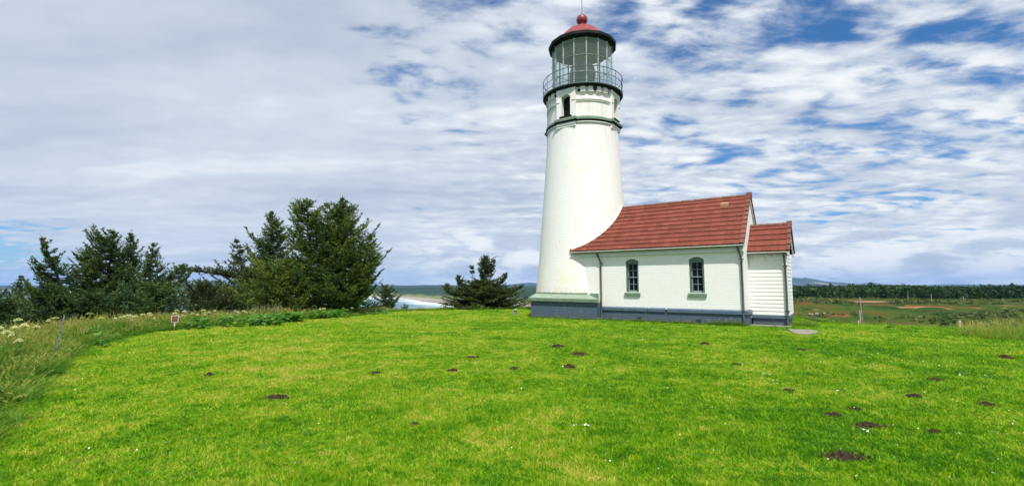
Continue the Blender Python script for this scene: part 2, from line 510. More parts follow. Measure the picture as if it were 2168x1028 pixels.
mat('sea_water', sea_m)
simple('wet_sand', (0.30, 0.245, 0.19), 0.8, var=0.15, nscale=0.004)


def bluff_m(t, out):
    g = t.n('ShaderNodeNewGeometry').outputs['Position']
    n = t.noise(g, 0.012, 7, 0.7)
    c = t.ramp(n, [(0.35, (0.010, 0.028, 0.016)), (0.6, (0.028, 0.060, 0.028)), (0.75, (0.05, 0.085, 0.035))])
    z = t.n('ShaderNodeSeparateXYZ', {0: g}).outputs[2]
    lowf = t.smooth(t.math('ADD', z, t.math('MULTIPLY', t.math('SUBTRACT', n, 0.5), 50)), -42, -54)
    c = t.mix(lowf, c, t.ramp(t.noise(g, 0.02, 5, 0.6), [(0.4, (0.12, 0.17, 0.05)), (0.65, (0.24, 0.23, 0.10))]))
    pbsdf(t, out, c, 0.95, 0, n, 1.0, 12.0, 0.05)


mat('bluff', bluff_m)


def mount_m(t, out):
    g = t.n('ShaderNodeNewGeometry').outputs['Position']
    n = t.noise(g, 0.0011, 6, 0.6)
    c = t.ramp(n, [(0.4, (0.012, 0.035, 0.035)), (0.56, (0.025, 0.055, 0.045)), (0.64, (0.30, 0.24, 0.18))])
    pbsdf(t, out, c, 0.95, 0, n, 0.6, 40.0, 0.05)


mat('mountain_woods', mount_m)


# ------------------------------------------------------------------ mesh helpers
class MB:
    def __init__(self):
        self.v = []
        self.f = []

    def add(self, vs, fs):
        k = len(self.v)
        self.v += [tuple(x) for x in vs]
        self.f += [tuple(i + k for i in f) for f in fs]
        return self

    def box(self, x0, x1, y0, y1, z0, z1):
        v = [(x0, y0, z0), (x1, y0, z0), (x1, y1, z0), (x0, y1, z0), (x0, y0, z1), (x1, y0, z1), (x1, y1, z1), (x0, y1, z1)]
        return self.add(v, [(0, 3, 2, 1), (4, 5, 6, 7), (0, 1, 5, 4), (1, 2, 6, 5), (2, 3, 7, 6), (3, 0, 4, 7)])

    def hexa(self, v):
        return self.add(v, [(0, 3, 2, 1), (4, 5, 6, 7), (0, 1, 5, 4), (1, 2, 6, 5), (2, 3, 7, 6), (3, 0, 4, 7)])

    def loft(self, rings, close=True, caps=True):
        n = len(rings[0])
        vs = [p for r in rings for p in r]
        fs = []
        for i in range(len(rings) - 1):
            for j in range(n if close else n - 1):
                a, b = i * n + j, i * n + (j + 1) % n
                fs.append((a, b, b + n, a + n))
        if caps:
            fs.append(tuple(range(n - 1, -1, -1)))
            fs.append(tuple(range((len(rings) - 1) * n, len(rings) * n)))
        return self.add(vs, fs)

    def lathe(self, prof, n=64, a0=0.0, a1=None, caps=False):
        full = a1 is None
        if full:
            a1 = a0 + 2 * math.pi
        m = n if full else n + 1
        rings = []
        for (r, z) in prof:
            rings.append([(r * math.cos(a0 + (a1 - a0) * j / n), r * math.sin(a0 + (a1 - a0) * j / n), z) for j in range(m)])
        return self.loft(rings, full, caps)

    def tube(self, pts, r, n=8, caps=True):
        pts = [Vector(p) for p in pts]
        rr = r if hasattr(r, '__len__') else [r] * len(pts)
        rings = []
        up = None
        for i, p in enumerate(pts):
            d = (pts[min(i + 1, len(pts) - 1)] - pts[max(i - 1, 0)]).normalized()
            if up is None:
                up = Vector((0, 0, 1)) if abs(d.z) < 0.9 else Vector((1, 0, 0))
            s = d.cross(up).normalized()
            up = s.cross(d).normalized()
            rings.append([p + (s * math.cos(2 * math.pi * k / n) + up * math.sin(2 * math.pi * k / n)) * rr[i] for k in range(n)])
        return self.loft(rings, True, caps)

    def build(self, name, m, parent=None, smooth=False, **kw):
        me = bpy.data.meshes.new(name)
        me.from_pydata(self.v, [], self.f)
        me.validate()
        if smooth:
            me.polygons.foreach_set('use_smooth', [True] * len(me.polygons))
            try:
                me.set_sharp_from_angle(angle=R(35))
            except Exception:
                pass
        return link(name, me, m, parent, **kw)


def link(name, me, m, parent=None, loc=None, rot=None):
    o = bpy.data.objects.new(name, me)
    if m is not None and me is not None and not me.materials:
        me.materials.append(MATS[m] if isinstance(m, str) else m)
    COL.objects.link(o)
    if parent is not None:
        o.parent = parent
    if loc is not None:
        o.location = loc
    if rot is not None:
        o.rotation_euler = rot
    return o


def tag(o, label=None, cat=None, group=None, kind=None):
    if label:
        o['label'] = label
    if cat:
        o['category'] = cat
    if group:
        o['group'] = group
    if kind:
        o['kind'] = kind
    return o


def empty(name, loc, rz=0.0, label=None, cat=None, group=None):
    o = bpy.data.objects.new(name, None)
    o.empty_display_size = 0.2
    COL.objects.link(o)
    o.location = loc
    o.rotation_euler = (0, 0, rz)
    return tag(o, label, cat, group)


def np_mesh(name, V, F, tint=None, attr='tint', smooth=False):
    """fast mesh from numpy arrays; F is (n,3) or (n,4)"""
    me = bpy.data.meshes.new(name)
    k = F.shape[1]
    me.vertices.add(len(V))
    me.vertices.foreach_set('co', np.ascontiguousarray(V, dtype=np.float32).ravel())
    me.loops.add(F.size)
    me.loops.foreach_set('vertex_index', np.ascontiguousarray(F, dtype=np.int32).ravel())
    me.polygons.add(len(F))
    me.polygons.foreach_set('loop_start', np.arange(0, F.size, k, dtype=np.int32))
    me.update(calc_edges=True)
    if smooth:
        me.polygons.foreach_set('use_smooth', np.ones(len(F), dtype=bool))
    if tint is not None:
        a = me.attributes.new(attr, 'FLOAT', 'POINT')
        a.data.foreach_set('value', np.ascontiguousarray(tint, dtype=np.float32))
    return me


# ------------------------------------------------------------------ terrain
C0 = np.array([3.0, 16.0])
EDGE = [(-5.0, 4.0), (-6.4, 6.0), (-8.9, 9.2), (-11.8, 13.0), (-13.4, 17.6), (-12.2, 21.5), (-9.6, 24.8), (-8.4, 28), (-7.7, 31), (-4, 33), (0, 33.5), (6, 34.5), (14, 31),
        (15.6, 26), (14.2, 22.3), (16.4, 19.9), (19.4, 17.7), (24, 14), (26, 7), (22, -3), (14, -9), (5, -11), (-2, -8), (-4.5, -2), (-4.6, 1.2)]
_ea = np.array([math.atan2(y - C0[1], x - C0[0]) for x, y in EDGE])
_er = np.array([math.hypot(x - C0[0], y - C0[1]) for x, y in EDGE])
_o = np.argsort(_ea)
_ea, _er = _ea[_o], _er[_o]
_ea = np.concatenate([_ea[-3:] - 2 * math.pi, _ea, _ea[:3] + 2 * math.pi])
_er = np.concatenate([_er[-3:], _er, _er[:3]])


def rho(th):
    return np.interp((np.asarray(th) + math.pi) % (2 * math.pi) - math.pi, _ea, _er)


def fbm(x, y, s, seed=0.0, oct=4):
    """cheap smooth value noise built from sines, vectorised"""
    x = np.asarray(x, float) * s + seed * 1.7
    y = np.asarray(y, float) * s - seed * 2.3
    r = 0
    a = 1.0
    for k in range(oct):
        r = r + a * (np.sin(x * 1.7 + 1.3 * np.sin(y * 1.1 + k + seed)) * np.cos(y * 1.9 + 1.2 * np.sin(x * 0.9 - k * 2.1 + seed)))
        x, y = x * 1.9 * 0.8 + y * 1.9 * 0.6 + 3.1, -x * 1.9 * 0.6 + y * 1.9 * 0.8 + 1.7
        a *= 0.52
    return r * 0.5


def height(x, y):
    x = np.asarray(x, float)
    y = np.asarray(y, float)
    dx, dy = x - C0[0], y - C0[1]
    r = np.hypot(dx, dy)
    th = np.arctan2(dy, dx)
    e = rho(th)
    s = r - e
    inner = -0.06 * np.clip((r / e - 0.72) / 0.28, 0, 1) ** 2 + 0.018 * fbm(x, y, 0.55, 1.0, 3)
    d = np.maximum(s, 0)
    az = np.degrees(np.arctan2(x, np.maximum(y, 1e-3)))
    az = np.where(y < -5, np.where(x > 0, 90, -90), az)
    wr = np.clip((az - 13) / 12, 0, 1)
    wr = wr * wr * (3 - 2 * wr)
    right = np.interp(d, [0, 2, 8, 25, 60, 85, 110, 140, 165, 190, 240, 480, 700, 1500], [0, -.10, -1.1, -5.2, -10.5, -11.5, -9.6, -6.5, -4.9, -4.2, -4.7, -6.0, -8, -13])
    left = np.interp(d, [0, 3, 8, 20, 40, 100, 180, 225, 420, 1500], [0, -.22, -1.0, -3.0, -6, -14, -30, -66, -75, -80])
    amp = np.clip((d - 12) / 50, 0, 1)
    hum = (fbm(x, y, 0.05, 2.0, 5) * 1.15 * amp * np.clip(1.55 - d / 160, .12, 1) + fbm(x, y, 0.013, 5.0, 3) * 0.8 * amp * np.clip(1.6 - d / 200, .2, 1)) * (0.4 + 0.6 * wr)
    return inner + wr * right + (1 - wr) * left + hum


def ring_mesh(ts, nA, name, r_of):
    th = np.linspace(-math.pi, math.pi, nA, endpoint=False)
    T, A = np.meshgrid(ts, th, indexing='ij')
    rr = r_of(T, rho(A))
    X = C0[0] + rr * np.cos(A)
    Y = C0[1] + rr * np.sin(A)
    Z = height(X, Y)
    V = np.stack([X.ravel(), Y.ravel(), Z.ravel()], 1)
    i, j = np.meshgrid(np.arange(len(ts) - 1), np.arange(nA), indexing='ij')
    a = i * nA + j
    b = i * nA + (j + 1) % nA
    F = np.stack([a, b, b + nA, a + nA], -1).reshape(-1, 4)[:, ::-1]
    return V, F


def ground_at(px, py, z=0.0):
    d = px_dir(px, py)
    k = (z - EYE) / d.z
    return d.x * k, d.y * k


def at_px(px, D):
    """ground-plan point at forward distance D seen in photo column px (near the horizon)"""
    return (px - 1084) / FPX * D, D


def hit(px, py, d0=24.0, d1=700.0):
    """forward distance at which the photo ray meets the ground beyond the lawn"""
    v = px_dir(px, py)
    D = np.linspace(d0, d1, 2500)
    x = v.x / v.y * D
    z = EYE + v.z / v.y * D
    g = height(x, D)
    k = np.nonzero(g >= z)[0]
    return float(D[k[0]]) if len(k) else d1


def H1(x, y):
    return float(height(np.array([x]), np.array([y]))[0])


ts = np.concatenate([[0.002], np.linspace(0.03, 1.0, 60)])
V, F = ring_mesh(ts, 220, 'lawn', lambda T, e: T * e)
lawn = link('lawn', np_mesh('lawn', V, F[:, ::-1], smooth=True), 'lawn_ground')
tag(lawn, 'mown lawn patched green, yellow and straw around the lighthouse', None, None, 'structure')
ds = np.concatenate([np.linspace(0, 12, 14), np.geomspace(13, 1500, 170)])
V, F = ring_mesh(ds, 400, 'headland', lambda T, e: e + T)
# bare soil banks on the far hillside
soil_v = np.zeros(len(V))
for (px, py, wx, wy) in [(1855, 643, 11, 5), (1935, 638, 12, 4), (1920, 649, 6, 3), (2030, 653, 13, 1.6), (1965, 649, 9, 2.2), (1838, 638, 8, 5), (2130, 646, 10, 2.5), (1760, 636, 16, 4), (1700, 641, 6, 5), (2060, 638, 14, 3), (1720, 655, 4, 3), (1780, 668, 5, 2)]:
    D = hit(px, py, 85)
    x0, y0 = at_px(px, D)
    soil_v = np.maximum(soil_v, np.exp(-((V[:, 0] - x0) / wx) ** 2 - ((V[:, 1] - y0) / wy) ** 2))
me = np_mesh('headland', V, F[:, ::-1], soil_v, 'soil', smooth=True)
headland = link('headland', me, 'headland_ground')
tag(headland, 'rough grassy headland falling away beyond the lawn', None, None, 'structure')


# ------------------------------------------------------------------ sea, beach, bluffs, mountains
def grid_xy(pts_rows, name, m, kind_label, attr=None, av=None):
    V = np.array([p for row in pts_rows for p in row], float)
    n = len(pts_rows[0])
    k = len(pts_rows)
    i, j = np.meshgrid(np.arange(k - 1), np.arange(n - 1), indexing='ij')
    a = i * n + j
    F = np.stack([a, a + 1, a + 1 + n, a + n], -1).reshape(-1, 4)
    me = np_mesh(name, V, F, av, attr or 'tint', smooth=True)
    o = link(name, me, m)
    tag(o, kind_label, None, None, 'structure')
    return o


SEA = -62.0
xs_w = [-700, -100, 400, 600, 780, 840, 878, 888, 925, 1100, 1250]
ds_w = [9000, 5200, 3400, 2900, 2400, 2230, 1925, 1690, 1510, 1090, 700]      # water edge distance by photo column
xs_f = [-700, -100, 400, 600, 780, 840, 871, 885, 930, 1100, 1250]
ds_f = [9500, 5500, 3600, 3080, 2560, 2420, 2370, 2200, 1960, 1500, 1000]      # foot of the bluffs


def pt(px, D, z):
    return ((px - 1084) / FPX * D, D, z)


cols = np.linspace(-700, 1250, 150)
dw = np.interp(cols, xs_w, ds_w)
dfoot = np.interp(cols, xs_f, ds_f)
# sea: polar sheet, wide; foam attribute near the water edge
azs = np.linspace(-180, 180, 361)
rs = np.concatenate([[50], np.geomspace(300, 20000, 90)])
rows, foam = [], []
for r in rs:
    row = []
    for a in azs:
        x, y = r * math.sin(R(a)), r * math.cos(R(a))
        row.append((x, y, SEA))
        if y > 100:
            px = 1084 + FPX * x / y
            dd = np.interp(px, cols, dw) - y
            foam.append(math.exp(-max(dd, 0) / 420.0) if px < 1150 and dd > -500 else 0)
        else:
            foam.append(0)
    rows.append(row)
grid_xy(rows, 'sea', 'sea_water', 'teal ocean with white surf off the beach', 'foam', np.array(foam))
rows = [[pt(c, a * (1 - k) + b * k, SEA - 0.5 + 3.5 * k) for c, a, b in zip(cols, dw, dfoot)] for k in (0.0, 0.5, 1.15)]
rows[0] = [pt(c, a, SEA - 1.0) for c, a in zip(cols, dw)]
grid_xy(rows, 'beach', 'wet_sand', 'long grey sand beach under the bluffs')
cols2 = np.linspace(-700, 1560, 420)
df2 = np.interp(cols2, xs_f + [1560], ds_f + [900])
rows = []
for k, (f, z) in enumerate([(1.0, -60), (1.04, -50), (1.09, -38), (1.14, -27), (1.20, -20), (1.3, -18), (1.5, -17), (1.9, -17), (2.6, -16), (3.6, -15), (5.5, -14), (9.0, -13)]):
    Y = np.minimum(df2 * f, 12400 + 60 * k)
    X = (cols2 - 1084) / FPX * Y
    nz = fbm(X, Y, 0.010, 3 + k, 5) * (3 if k < 2 else 5) + fbm(X, Y, 0.0016, 8, 3) * 6
    nz += (rng.random(len(cols2)) - 0.5) * 3
    rows.append([(x, y, z + n) for x, y, n in zip(X, Y, nz)])
grid_xy(rows, 'coastal_bluffs', 'bluff', 'dark forested coastal bluffs above the beach')


def ridge(pts, D, name, label, depth=2500):
    cs = np.linspace(pts[0][0], pts[-1][0], 160)
    hy = np.interp(cs, [p[0] for p in pts], [p[1] for p in pts])
    top = EYE + (602.4 - hy) / FPX * D
    rows = []
    for k, (f, h) in enumerate([(0, 0.0), (0.35, 0.42), (0.7, 0.78), (1.0, 1.0), (1.3, 0.8)]):
        X = (cs - 1084) / FPX * (D - depth * (1 - f))
        Y = np.full_like(cs, D - depth * (1 - f))
        b = -25 + (top + 25) * h + fbm(X, Y, 0.0016, 4 + k, 5) * 26 * (1 if 0 < k < 3 else 0.25)
        rows.append([(x, y, z) for x, y, z in zip(X, Y, b)])
    grid_xy(rows, name, 'mountain_woods', label)


cols3 = np.linspace(1500, 3600, 200)
rows = []
for k, D_ in enumerate([1350, 1700, 2300, 3200, 4500, 6500, 9000, 12500]):
    X = (cols3 - 1084) / FPX * D_
    nz = fbm(X, np.full_like(X, D_), 0.004, 3 + k, 5) * 3 + (rng.random(len(X)) - 0.5) * 2.5
    rows.append([(x, D_, -14 + z_ + (k - 1) * 0.8) for x, z_ in zip(X, nz)])
grid_xy(rows, 'wooded_plain', 'bluff', 'dark wooded plain behind the right forest')
ridge([(1590, 604), (1640, 591), (1679, 587), (1699, 588.5), (1700, 586.5), (1722, 590), (1745, 595.5), (1780, 597.5), (1800, 599.5), (1850, 601), (1900, 604)], 10500, 'mountain', 'hazy blue logged mountain ridge beyond the forest')
ridge([(1780, 604), (1826, 599), (1840, 596.5), (1856, 599), (1880, 602), (1930, 603), (2010, 601.5), (2150, 602), (2400, 600)], 13500, 'mountain', 'pale far ridge line above the right forest')
ridge([(700, 606), (780, 604.5), (850, 605), (905, 602.5), (960, 604), (1030, 604.5), (1066, 602), (1085, 601), (1120, 597.5), (1135, 599), (1250, 596), (1330, 600), (1420, 606)], 12500, 'mountain', 'distant low blue hills along the coast behind the tower')

# ------------------------------------------------------------------ THE HOUSE
YAW = R(35)
A0 = Vector((9.70, 19.40, 0))
Ud = Vector((math.cos(YAW), -math.sin(YAW), 0))
Vd = Vector((math.sin(YAW), math.cos(YAW), 0))
house = empty('oil_house', A0, -YAW, 'white painted brick building with red tile roof and slate blue base, attached to the tower', 'building')
HW = 4.49
TU, TV = -8.52, HW / 2
ZE, ZR = 3.42, 5.86
OE = 0.26
SL = (ZR - ZE) / (HW / 2 + OE)


def towerR(z):
    return float(np.interp(z, [0.9, 1.2, 3, 5, 7, 9, 10.3], [2.71, 2.68, 2.50, 2.36, 2.215, 2.095, 2.03]))


def wall_with_openings(mb, x0, x1, ya, yb, z0, z1, ops):
    """wall slab along x with arched openings (xa, xb, zs, zspring, rise)"""
    ops = sorted(ops)
    x = x0
    for (xa, xb, zs, zt, rise) in ops:
        mb.box(x, xa, ya, yb, z0, z1)
        mb.box(xa, xb, ya, yb, z0, zs)
        n = 8
        cx, hw = (xa + xb) / 2, (xb - xa) / 2
        for k in range(n):
            p, q = xa + (xb - xa) * k / n, xa + (xb - xa) * (k + 1) / n
            zp = zt + rise * (1 - ((p - cx) / hw) ** 2)
            zq = zt + rise * (1 - ((q - cx) / hw) ** 2)
            mb.hexa([(p, ya, zp), (q, ya, zq), (q, yb, zq), (p, yb, zp), (p, ya, z1), (q, ya, z1), (q, yb, z1), (p, yb, z1)])
        x = xb
    mb.box(x, x1, ya, yb, z0, z1)


WINS = [(-5.15, -4.535), (-2.215, -1.585)]
m = MB()
ops = [(a, b, 1.37, 2.83, 0.115) for a, b in WINS]
wall_with_openings(m, -7.6, -0.35, 0, 0.35, 0.6, 3.36, ops)
m.box(-7.6, -0.35, HW - 0.35, HW, 0.6, 3.36)
# gable end wall (pentagon) with the doorway side plain, 0.35 thick
zt = 3.36
g = [(0, 0.6), (HW, 0.6), (HW, zt), (HW / 2, ZR - 0.16), (0, zt)]
m.loft([[(-0.35, y, z) for y, z in g], [(0, y, z) for y, z in g]])
house_wall = m.build('wall', 'white_brick', house)
m = MB()
m.box(-7.4, 0.03, -0.03, HW + 0.03, -0.6, 0.50)
m.build('foundation', 'slate_brick', house)
m = MB()
for (xa, xb) in [(-6.55, -4.13), (-4.09, -3.30), (-3.22, 0.09)]:
    prof = [(-0.03, 0.49), (-0.09, 0.49), (-0.09, 0.615), (-0.002, 0.668)]
    m.loft([[(xa, y, z) for y, z in prof], [(xb, y, z) for y, z in prof]])
m.build('foundation_cap', 'slate_paint', house)
m = MB()
prof = [(0.03, 0.49), (0.09, 0.49), (0.09, 0.615), (0.002, 0.668)]
m.loft([[(x, -0.088, z) for x, z in prof][::-1], [(x, HW + 0.09, z) for x, z in prof][::-1]])
m.build('foundation_cap', 'slate_paint', house)
for (xa, xb) in [(-4.66, -4.42), (-2.0, -1.78)]:
    m = MB()
    m.box(xa, xb, -0.036, 0.02, 0.11, 0.22)
    v = m.build('foundation_vent', 'black_void', house)
    m = MB()
    for k in range(3):
        m.box(xa, xb, -0.046, -0.037, 0.118 + k * 0.036, 0.130 + k * 0.036)
    m.build('vent_slat', 'slate_paint', v)


def sash_window(parent, xa, xb, zs, zt, rise, yo=0.0, rows=4, cols=2, depth=0.13):
    """green framed double hung window with arched head; parts: frame > sill, sash, pane"""
    m = MB()
    fw = 0.065
    m.box(xa, xa + fw, yo + 0.03, yo + 0.28, zs, zt)
    m.box(xb - fw, xb, yo + 0.03, yo + 0.28, zs, zt)
    cx, hw = (xa + xb) / 2, (xb - xa) / 2
    n = 8
    for k in range(n):
        p, q = xa + (xb - xa) * k / n, xa + (xb - xa) * (k + 1) / n
        zp = zt + rise * (1 - ((p - cx) / hw) ** 2)
        zq = zt + rise * (1 - ((q - cx) / hw) ** 2)
        m.hexa([(p, yo + 0.05, zt - 0.085), (q, yo + 0.05, zt - 0.085), (q, yo + 0.28, zt - 0.085), (p, yo + 0.28, zt - 0.085),
                (p, yo + 0.05, zp), (q, yo + 0.05, zq), (q, yo + 0.28, zq), (p, yo + 0.28, zp)])
    w = m.build('window', 'window_green', parent)
    m = MB()
    prof = [(-0.075, zs - 0.17), (-0.075, zs - 0.045), (-0.05, zs - 0.03), (0.28, zs + 0.05), (0.28, zs - 0.17)]
    m.loft([[(xa - 0.075, yo + y, z) for y, z in prof], [(xb + 0.075, yo + y, z) for y, z in prof]])
    m.build('sill', 'green_trim', w)
    xi, xo = xa + fw, xb - fw
    zb, ztp = zs + 0.03, zt - 0.085
    zm = (zb + ztp) / 2
    for s, (z0, z1, y0) in enumerate(((zm - 0.02, ztp, yo + depth), (zb, zm + 0.02, yo + depth + 0.045))):
        m = MB()
        b = 0.04
        m.box(xi, xi + b, y0, y0 + 0.04, z0, z1)
        m.box(xo - b, xo, y0, y0 + 0.04, z0, z1)
        m.box(xi + b, xo - b, y0, y0 + 0.04, z1 - b, z1)
        m.box(xi + b, xo - b, y0, y0 + 0.04, z0, z0 + b + (0.02 if s else 0))
        zc = (z0 + z1) / 2
        m.box(cx - 0.011, cx + 0.011, y0 + 0.003, y0 + 0.035, z0 + b, z1 - b)
        m.box(xi + b, cx - 0.011, y0 + 0.004, y0 + 0.034, zc - 0.011, zc + 0.011)
        m.box(cx + 0.011, xo - b, y0 + 0.004, y0 + 0.034, zc - 0.011, zc + 0.011)
        m.build('sash', 'muntin', w)
        for px0, px1 in ((xi + b, cx - 0.011), (cx + 0.011, xo - b)):
            for pz0, pz1 in ((z0 + b, zc - 0.011), (zc + 0.011, z1 - b)):
                m = MB()
                m.box(px0, px1, y0 + 0.018, y0 + 0.023, pz0, pz1)
                m.build('pane', 'window_glass', w)
    m = MB()
    m.box(xa + 0.01, xb - 0.01, yo + 0.285, yo + 0.32, zs, zt)
    m.build('dark_backing', 'black_void', w)  # black sheet added behind the panes for the unlit room
    return w


for a, b in WINS:
    sash_window(house, a, b, 1.37, 2.83, 0.115)
# frieze board, gutter
m = MB()
m.box(-7.93, 0.05, -0.10, -0.003, 3.12, 3.325)
m.box(-7.93, 0.05, -0.125, -0.101, 3.12, 3.155)
m.build('frieze_board', 'white_paint', house)


def gutter(parent, xa, xb, y, z):
    m = MB()
    n = 7
    prof = [(y + 0.062 * math.cos(math.pi + math.pi * k / n), z + 0.062 * math.sin(math.pi + math.pi * k / n)) for k in range(n + 1)]
    prof += [(y + 0.052 * math.cos(2 * math.pi - math.pi * k / n), z + 0.052 * math.sin(2 * math.pi - math.pi * k / n)) for k in range(n + 1)]
    m.loft([[(xa, a, b) for a, b in prof], [(xb, a, b) for a, b in prof]])
    g = m.build('gutter', 'pipe_metal', parent)
    m = MB()
    m.box(xa, xb, y - 0.072, y - 0.0635, z - 0.022, z + 0.022)
    m.build('gutter_lip', 'cream_gutter', g)
    return g


gutter(house, -7.98, 0.05, -OE + 0.0, ZE - 0.055)
m = MB()
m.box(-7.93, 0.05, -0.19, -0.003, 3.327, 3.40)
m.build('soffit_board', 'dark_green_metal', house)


def downpipe(parent, x, y, ztop, yg, zend, dx=0.0):
    m = MB()
    pts = [(x - dx, yg, ztop), (x - dx, yg, ztop - 0.10), (x - dx * 0.4, (yg + y) / 2, ztop - 0.33), (x, y, ztop - 0.52), (x, y, 0.10 + zend), (x, y - 0.05, 0.0 + zend)]
    m.tube(pts, 0.042, 8)
    p = m.build('downpipe', 'pipe_metal', parent, smooth=True)
    for z in (ztop - 0.54, 0.62):
        m = MB()
        m.tube([(x, y, z - 0.025), (x, y, z + 0.025)], 0.056, 10)
        m.box(x - 0.085, x + 0.085, y + 0.02, y + 0.04, z - 0.02, z + 0.02)
        m.build('bracket', 'pipe_metal', p)
    return p


downpipe(house, -6.42, -0.075, 3.33, -0.22, 0.04, 0.13)
downpipe(house, -0.08, -0.075, 3.33, -0.22, 0.02, 0.10)

# roof ---------------------------------------------------------------
# inside edge of the tiles where the slope runs into the round tower: (u, v)
m = MB()
for s in (1, -1):
    y0 = -OE + 0.03 if s == 1 else HW + OE - 0.03
    ym = HW / 2
    zz0 = ZE - 0.035
    for (p, q) in [((-7.9, 0.02), None)]:
        a, b = p
        vv = [(a, y0, zz0), (b, y0, zz0), (b, ym, ZR - 0.045), (a, ym, ZR - 0.045)]
        top = [(x, y, z + 0.03) for x, y, z in vv]
        m.hexa(vv + top if s == 1 else [vv[k] for k in (1, 0, 3, 2)] + [top[k] for k in (1, 0, 3, 2)])
roof = m.build('roof', 'dark_green_metal', house)


def tile_mesh(w, l, th, name, arc=False):
    """a flat interlocking clay tile: slab with rounded nose and a raised side lap; y=0 at the nose, rising along +y"""
    m = MB()
    x0, x1 = -w / 2 + 0.003, w / 2 - 0.003
    prof = [(0, 0), (0, th * 0.8), (0.012, th), (l, th * 0.55), (l, 0)]
    m.loft([[(x0, y, z) for y, z in prof], [(x1, y, z) for y, z in prof]])
    m.box(x0, x0 + 0.035, 0.002, l - 0.01, th * 0.5, th * 1.22)
    me = bpy.data.meshes.new(name)
    me.from_pydata(m.v, [], m.f)
    return me


def lay_tiles(parent, rows, y_e, z_e, y_r, z_r, x_lo, x_hi, w, lo_fn, name_m, name='roof_tile', th=0.036, seed=1):
    rr = random.Random(seed)
    L = math.hypot(y_r - y_e, z_r - z_e)
    ex = L / rows
    ang = math.atan2(z_r - z_e, y_r - y_e)
    meshes = {}
    for i in range(rows):
        f = i / rows
        y, z = y_e + (y_r - y_e) * f, z_e + (z_r - z_e) * f
        fm = (i + 0.5) / rows
        lo = lo_fn(y_e + (y_r - y_e) * fm, z_e + (z_r - z_e) * fm)
        n = max(1, int(math.ceil((x_hi - max(lo, x_lo)) / w - 1e-6)))
        for k in range(n):
            xb = x_hi - k * w
            xa = max(xb - w, x_lo if lo <= x_lo else xb - w)
            ww = round(xb - xa, 3)
            if ww < 0.04:
                continue
            if ww not in meshes:
                meshes[ww] = tile_mesh(ww, ex + 0.05, th, name)
                meshes[ww].materials.append(MATS[name_m])
            o = link(name, meshes[ww], None, parent)
            o.location = ((xa + xb) / 2, y, z + rr.uniform(-0.002, 0.003))
            o.rotation_euler = (ang - 0.085 + rr.uniform(-0.006, 0.006), 0, rr.uniform(-0.006, 0.006))


def edge_lo(y, z):
    dy = abs(y - TV)
    r = towerR(z)
    if dy >= r:
        return -7.96
    return max(-7.96, TU + math.sqrt(r * r - dy * dy) - 0.02)


NR = 11
lay_tiles(roof, NR, -OE, ZE, HW / 2, ZR, -7.96, -0.10, 0.318, edge_lo, 'red_tile', seed=3)
lay_tiles(roof, NR, -OE, ZE + 0.012, HW / 2, ZR + 0.012, -0.10, 0.10, 0.2, lambda y, z: -0.10, 'brown_tile', 'rake_tile', 0.05, 4)
# rear slope (not in view from the front): joined courses
m = MB()
ex = math.hypot(HW / 2 + OE, ZR - ZE) / NR
for i in range(NR):
    f0, f1 = i / NR, (i + 1.12) / NR
    y0, z0 = HW + OE - (HW / 2 + OE) * f0, ZE + (ZR - ZE) * f0 + 0.03
    y1, z1 = HW + OE - (HW / 2 + OE) * min(f1, 1), ZE + (ZR - ZE) * min(f1, 1)
    for k in range(25):
        xb = 0.10 - k * 0.318
        xa = xb - 0.312
        m.hexa([(xa, y1, z1), (xb, y1, z1), (xb, y0, z0 - 0.03), (xa, y0, z0 - 0.03), (xa, y1, z1 + 0.02), (xb, y1, z1 + 0.02), (xb, y0, z0 + 0.012), (xa, y0, z0 + 0.012)])
bk = m.build('rear_roof_tile', 'red_tile', roof)
tag(bk, None, None, None, 'stuff')
rm = None
for k in range(20):
    xb = 0.13 - k * 0.318
    if xb - 0.3 < -6.30:
        break
    if rm is None:
        m = MB()
        m.loft([[(0, y, z) for y, z in ((-0.11, -0.065), (-0.085, 0.0), (0, 0.045), (0.085, 0.0), (0.11, -0.065))], [(0.322, y, z * 1.0 - 0.012) for y, z in ((-0.10, -0.065), (-0.08, 0.0), (0, 0.04), (0.08, 0.0), (0.10, -0.065))]])
        rm = bpy.data.meshes.new('ridge_tile')
        rm.from_pydata(m.v, [], m.f)
        rm.materials.append(MATS['brown_tile'])
    link('ridge_tile', rm, None, roof, loc=(xb - 0.318, HW / 2, ZR + 0.012 + 0.006 * (k % 2)))
# end ridge cap block standing up at the gable
m = MB()
m.hexa([(-0.09, HW / 2 - 0.13, ZR - 0.09), (0.125, HW / 2 - 0.13, ZR - 0.09), (0.125, HW / 2 + 0.13, ZR - 0.09), (-0.09, HW / 2 + 0.13, ZR - 0.09),
        (-0.09, HW / 2 - 0.09, ZR + 0.115), (0.125, HW / 2 - 0.09, ZR + 0.115), (0.125, HW / 2 + 0.09, ZR + 0.115), (-0.09, HW / 2 + 0.09, ZR + 0.115)])
m.build('ridge_end_cap', 'brown_tile', roof)
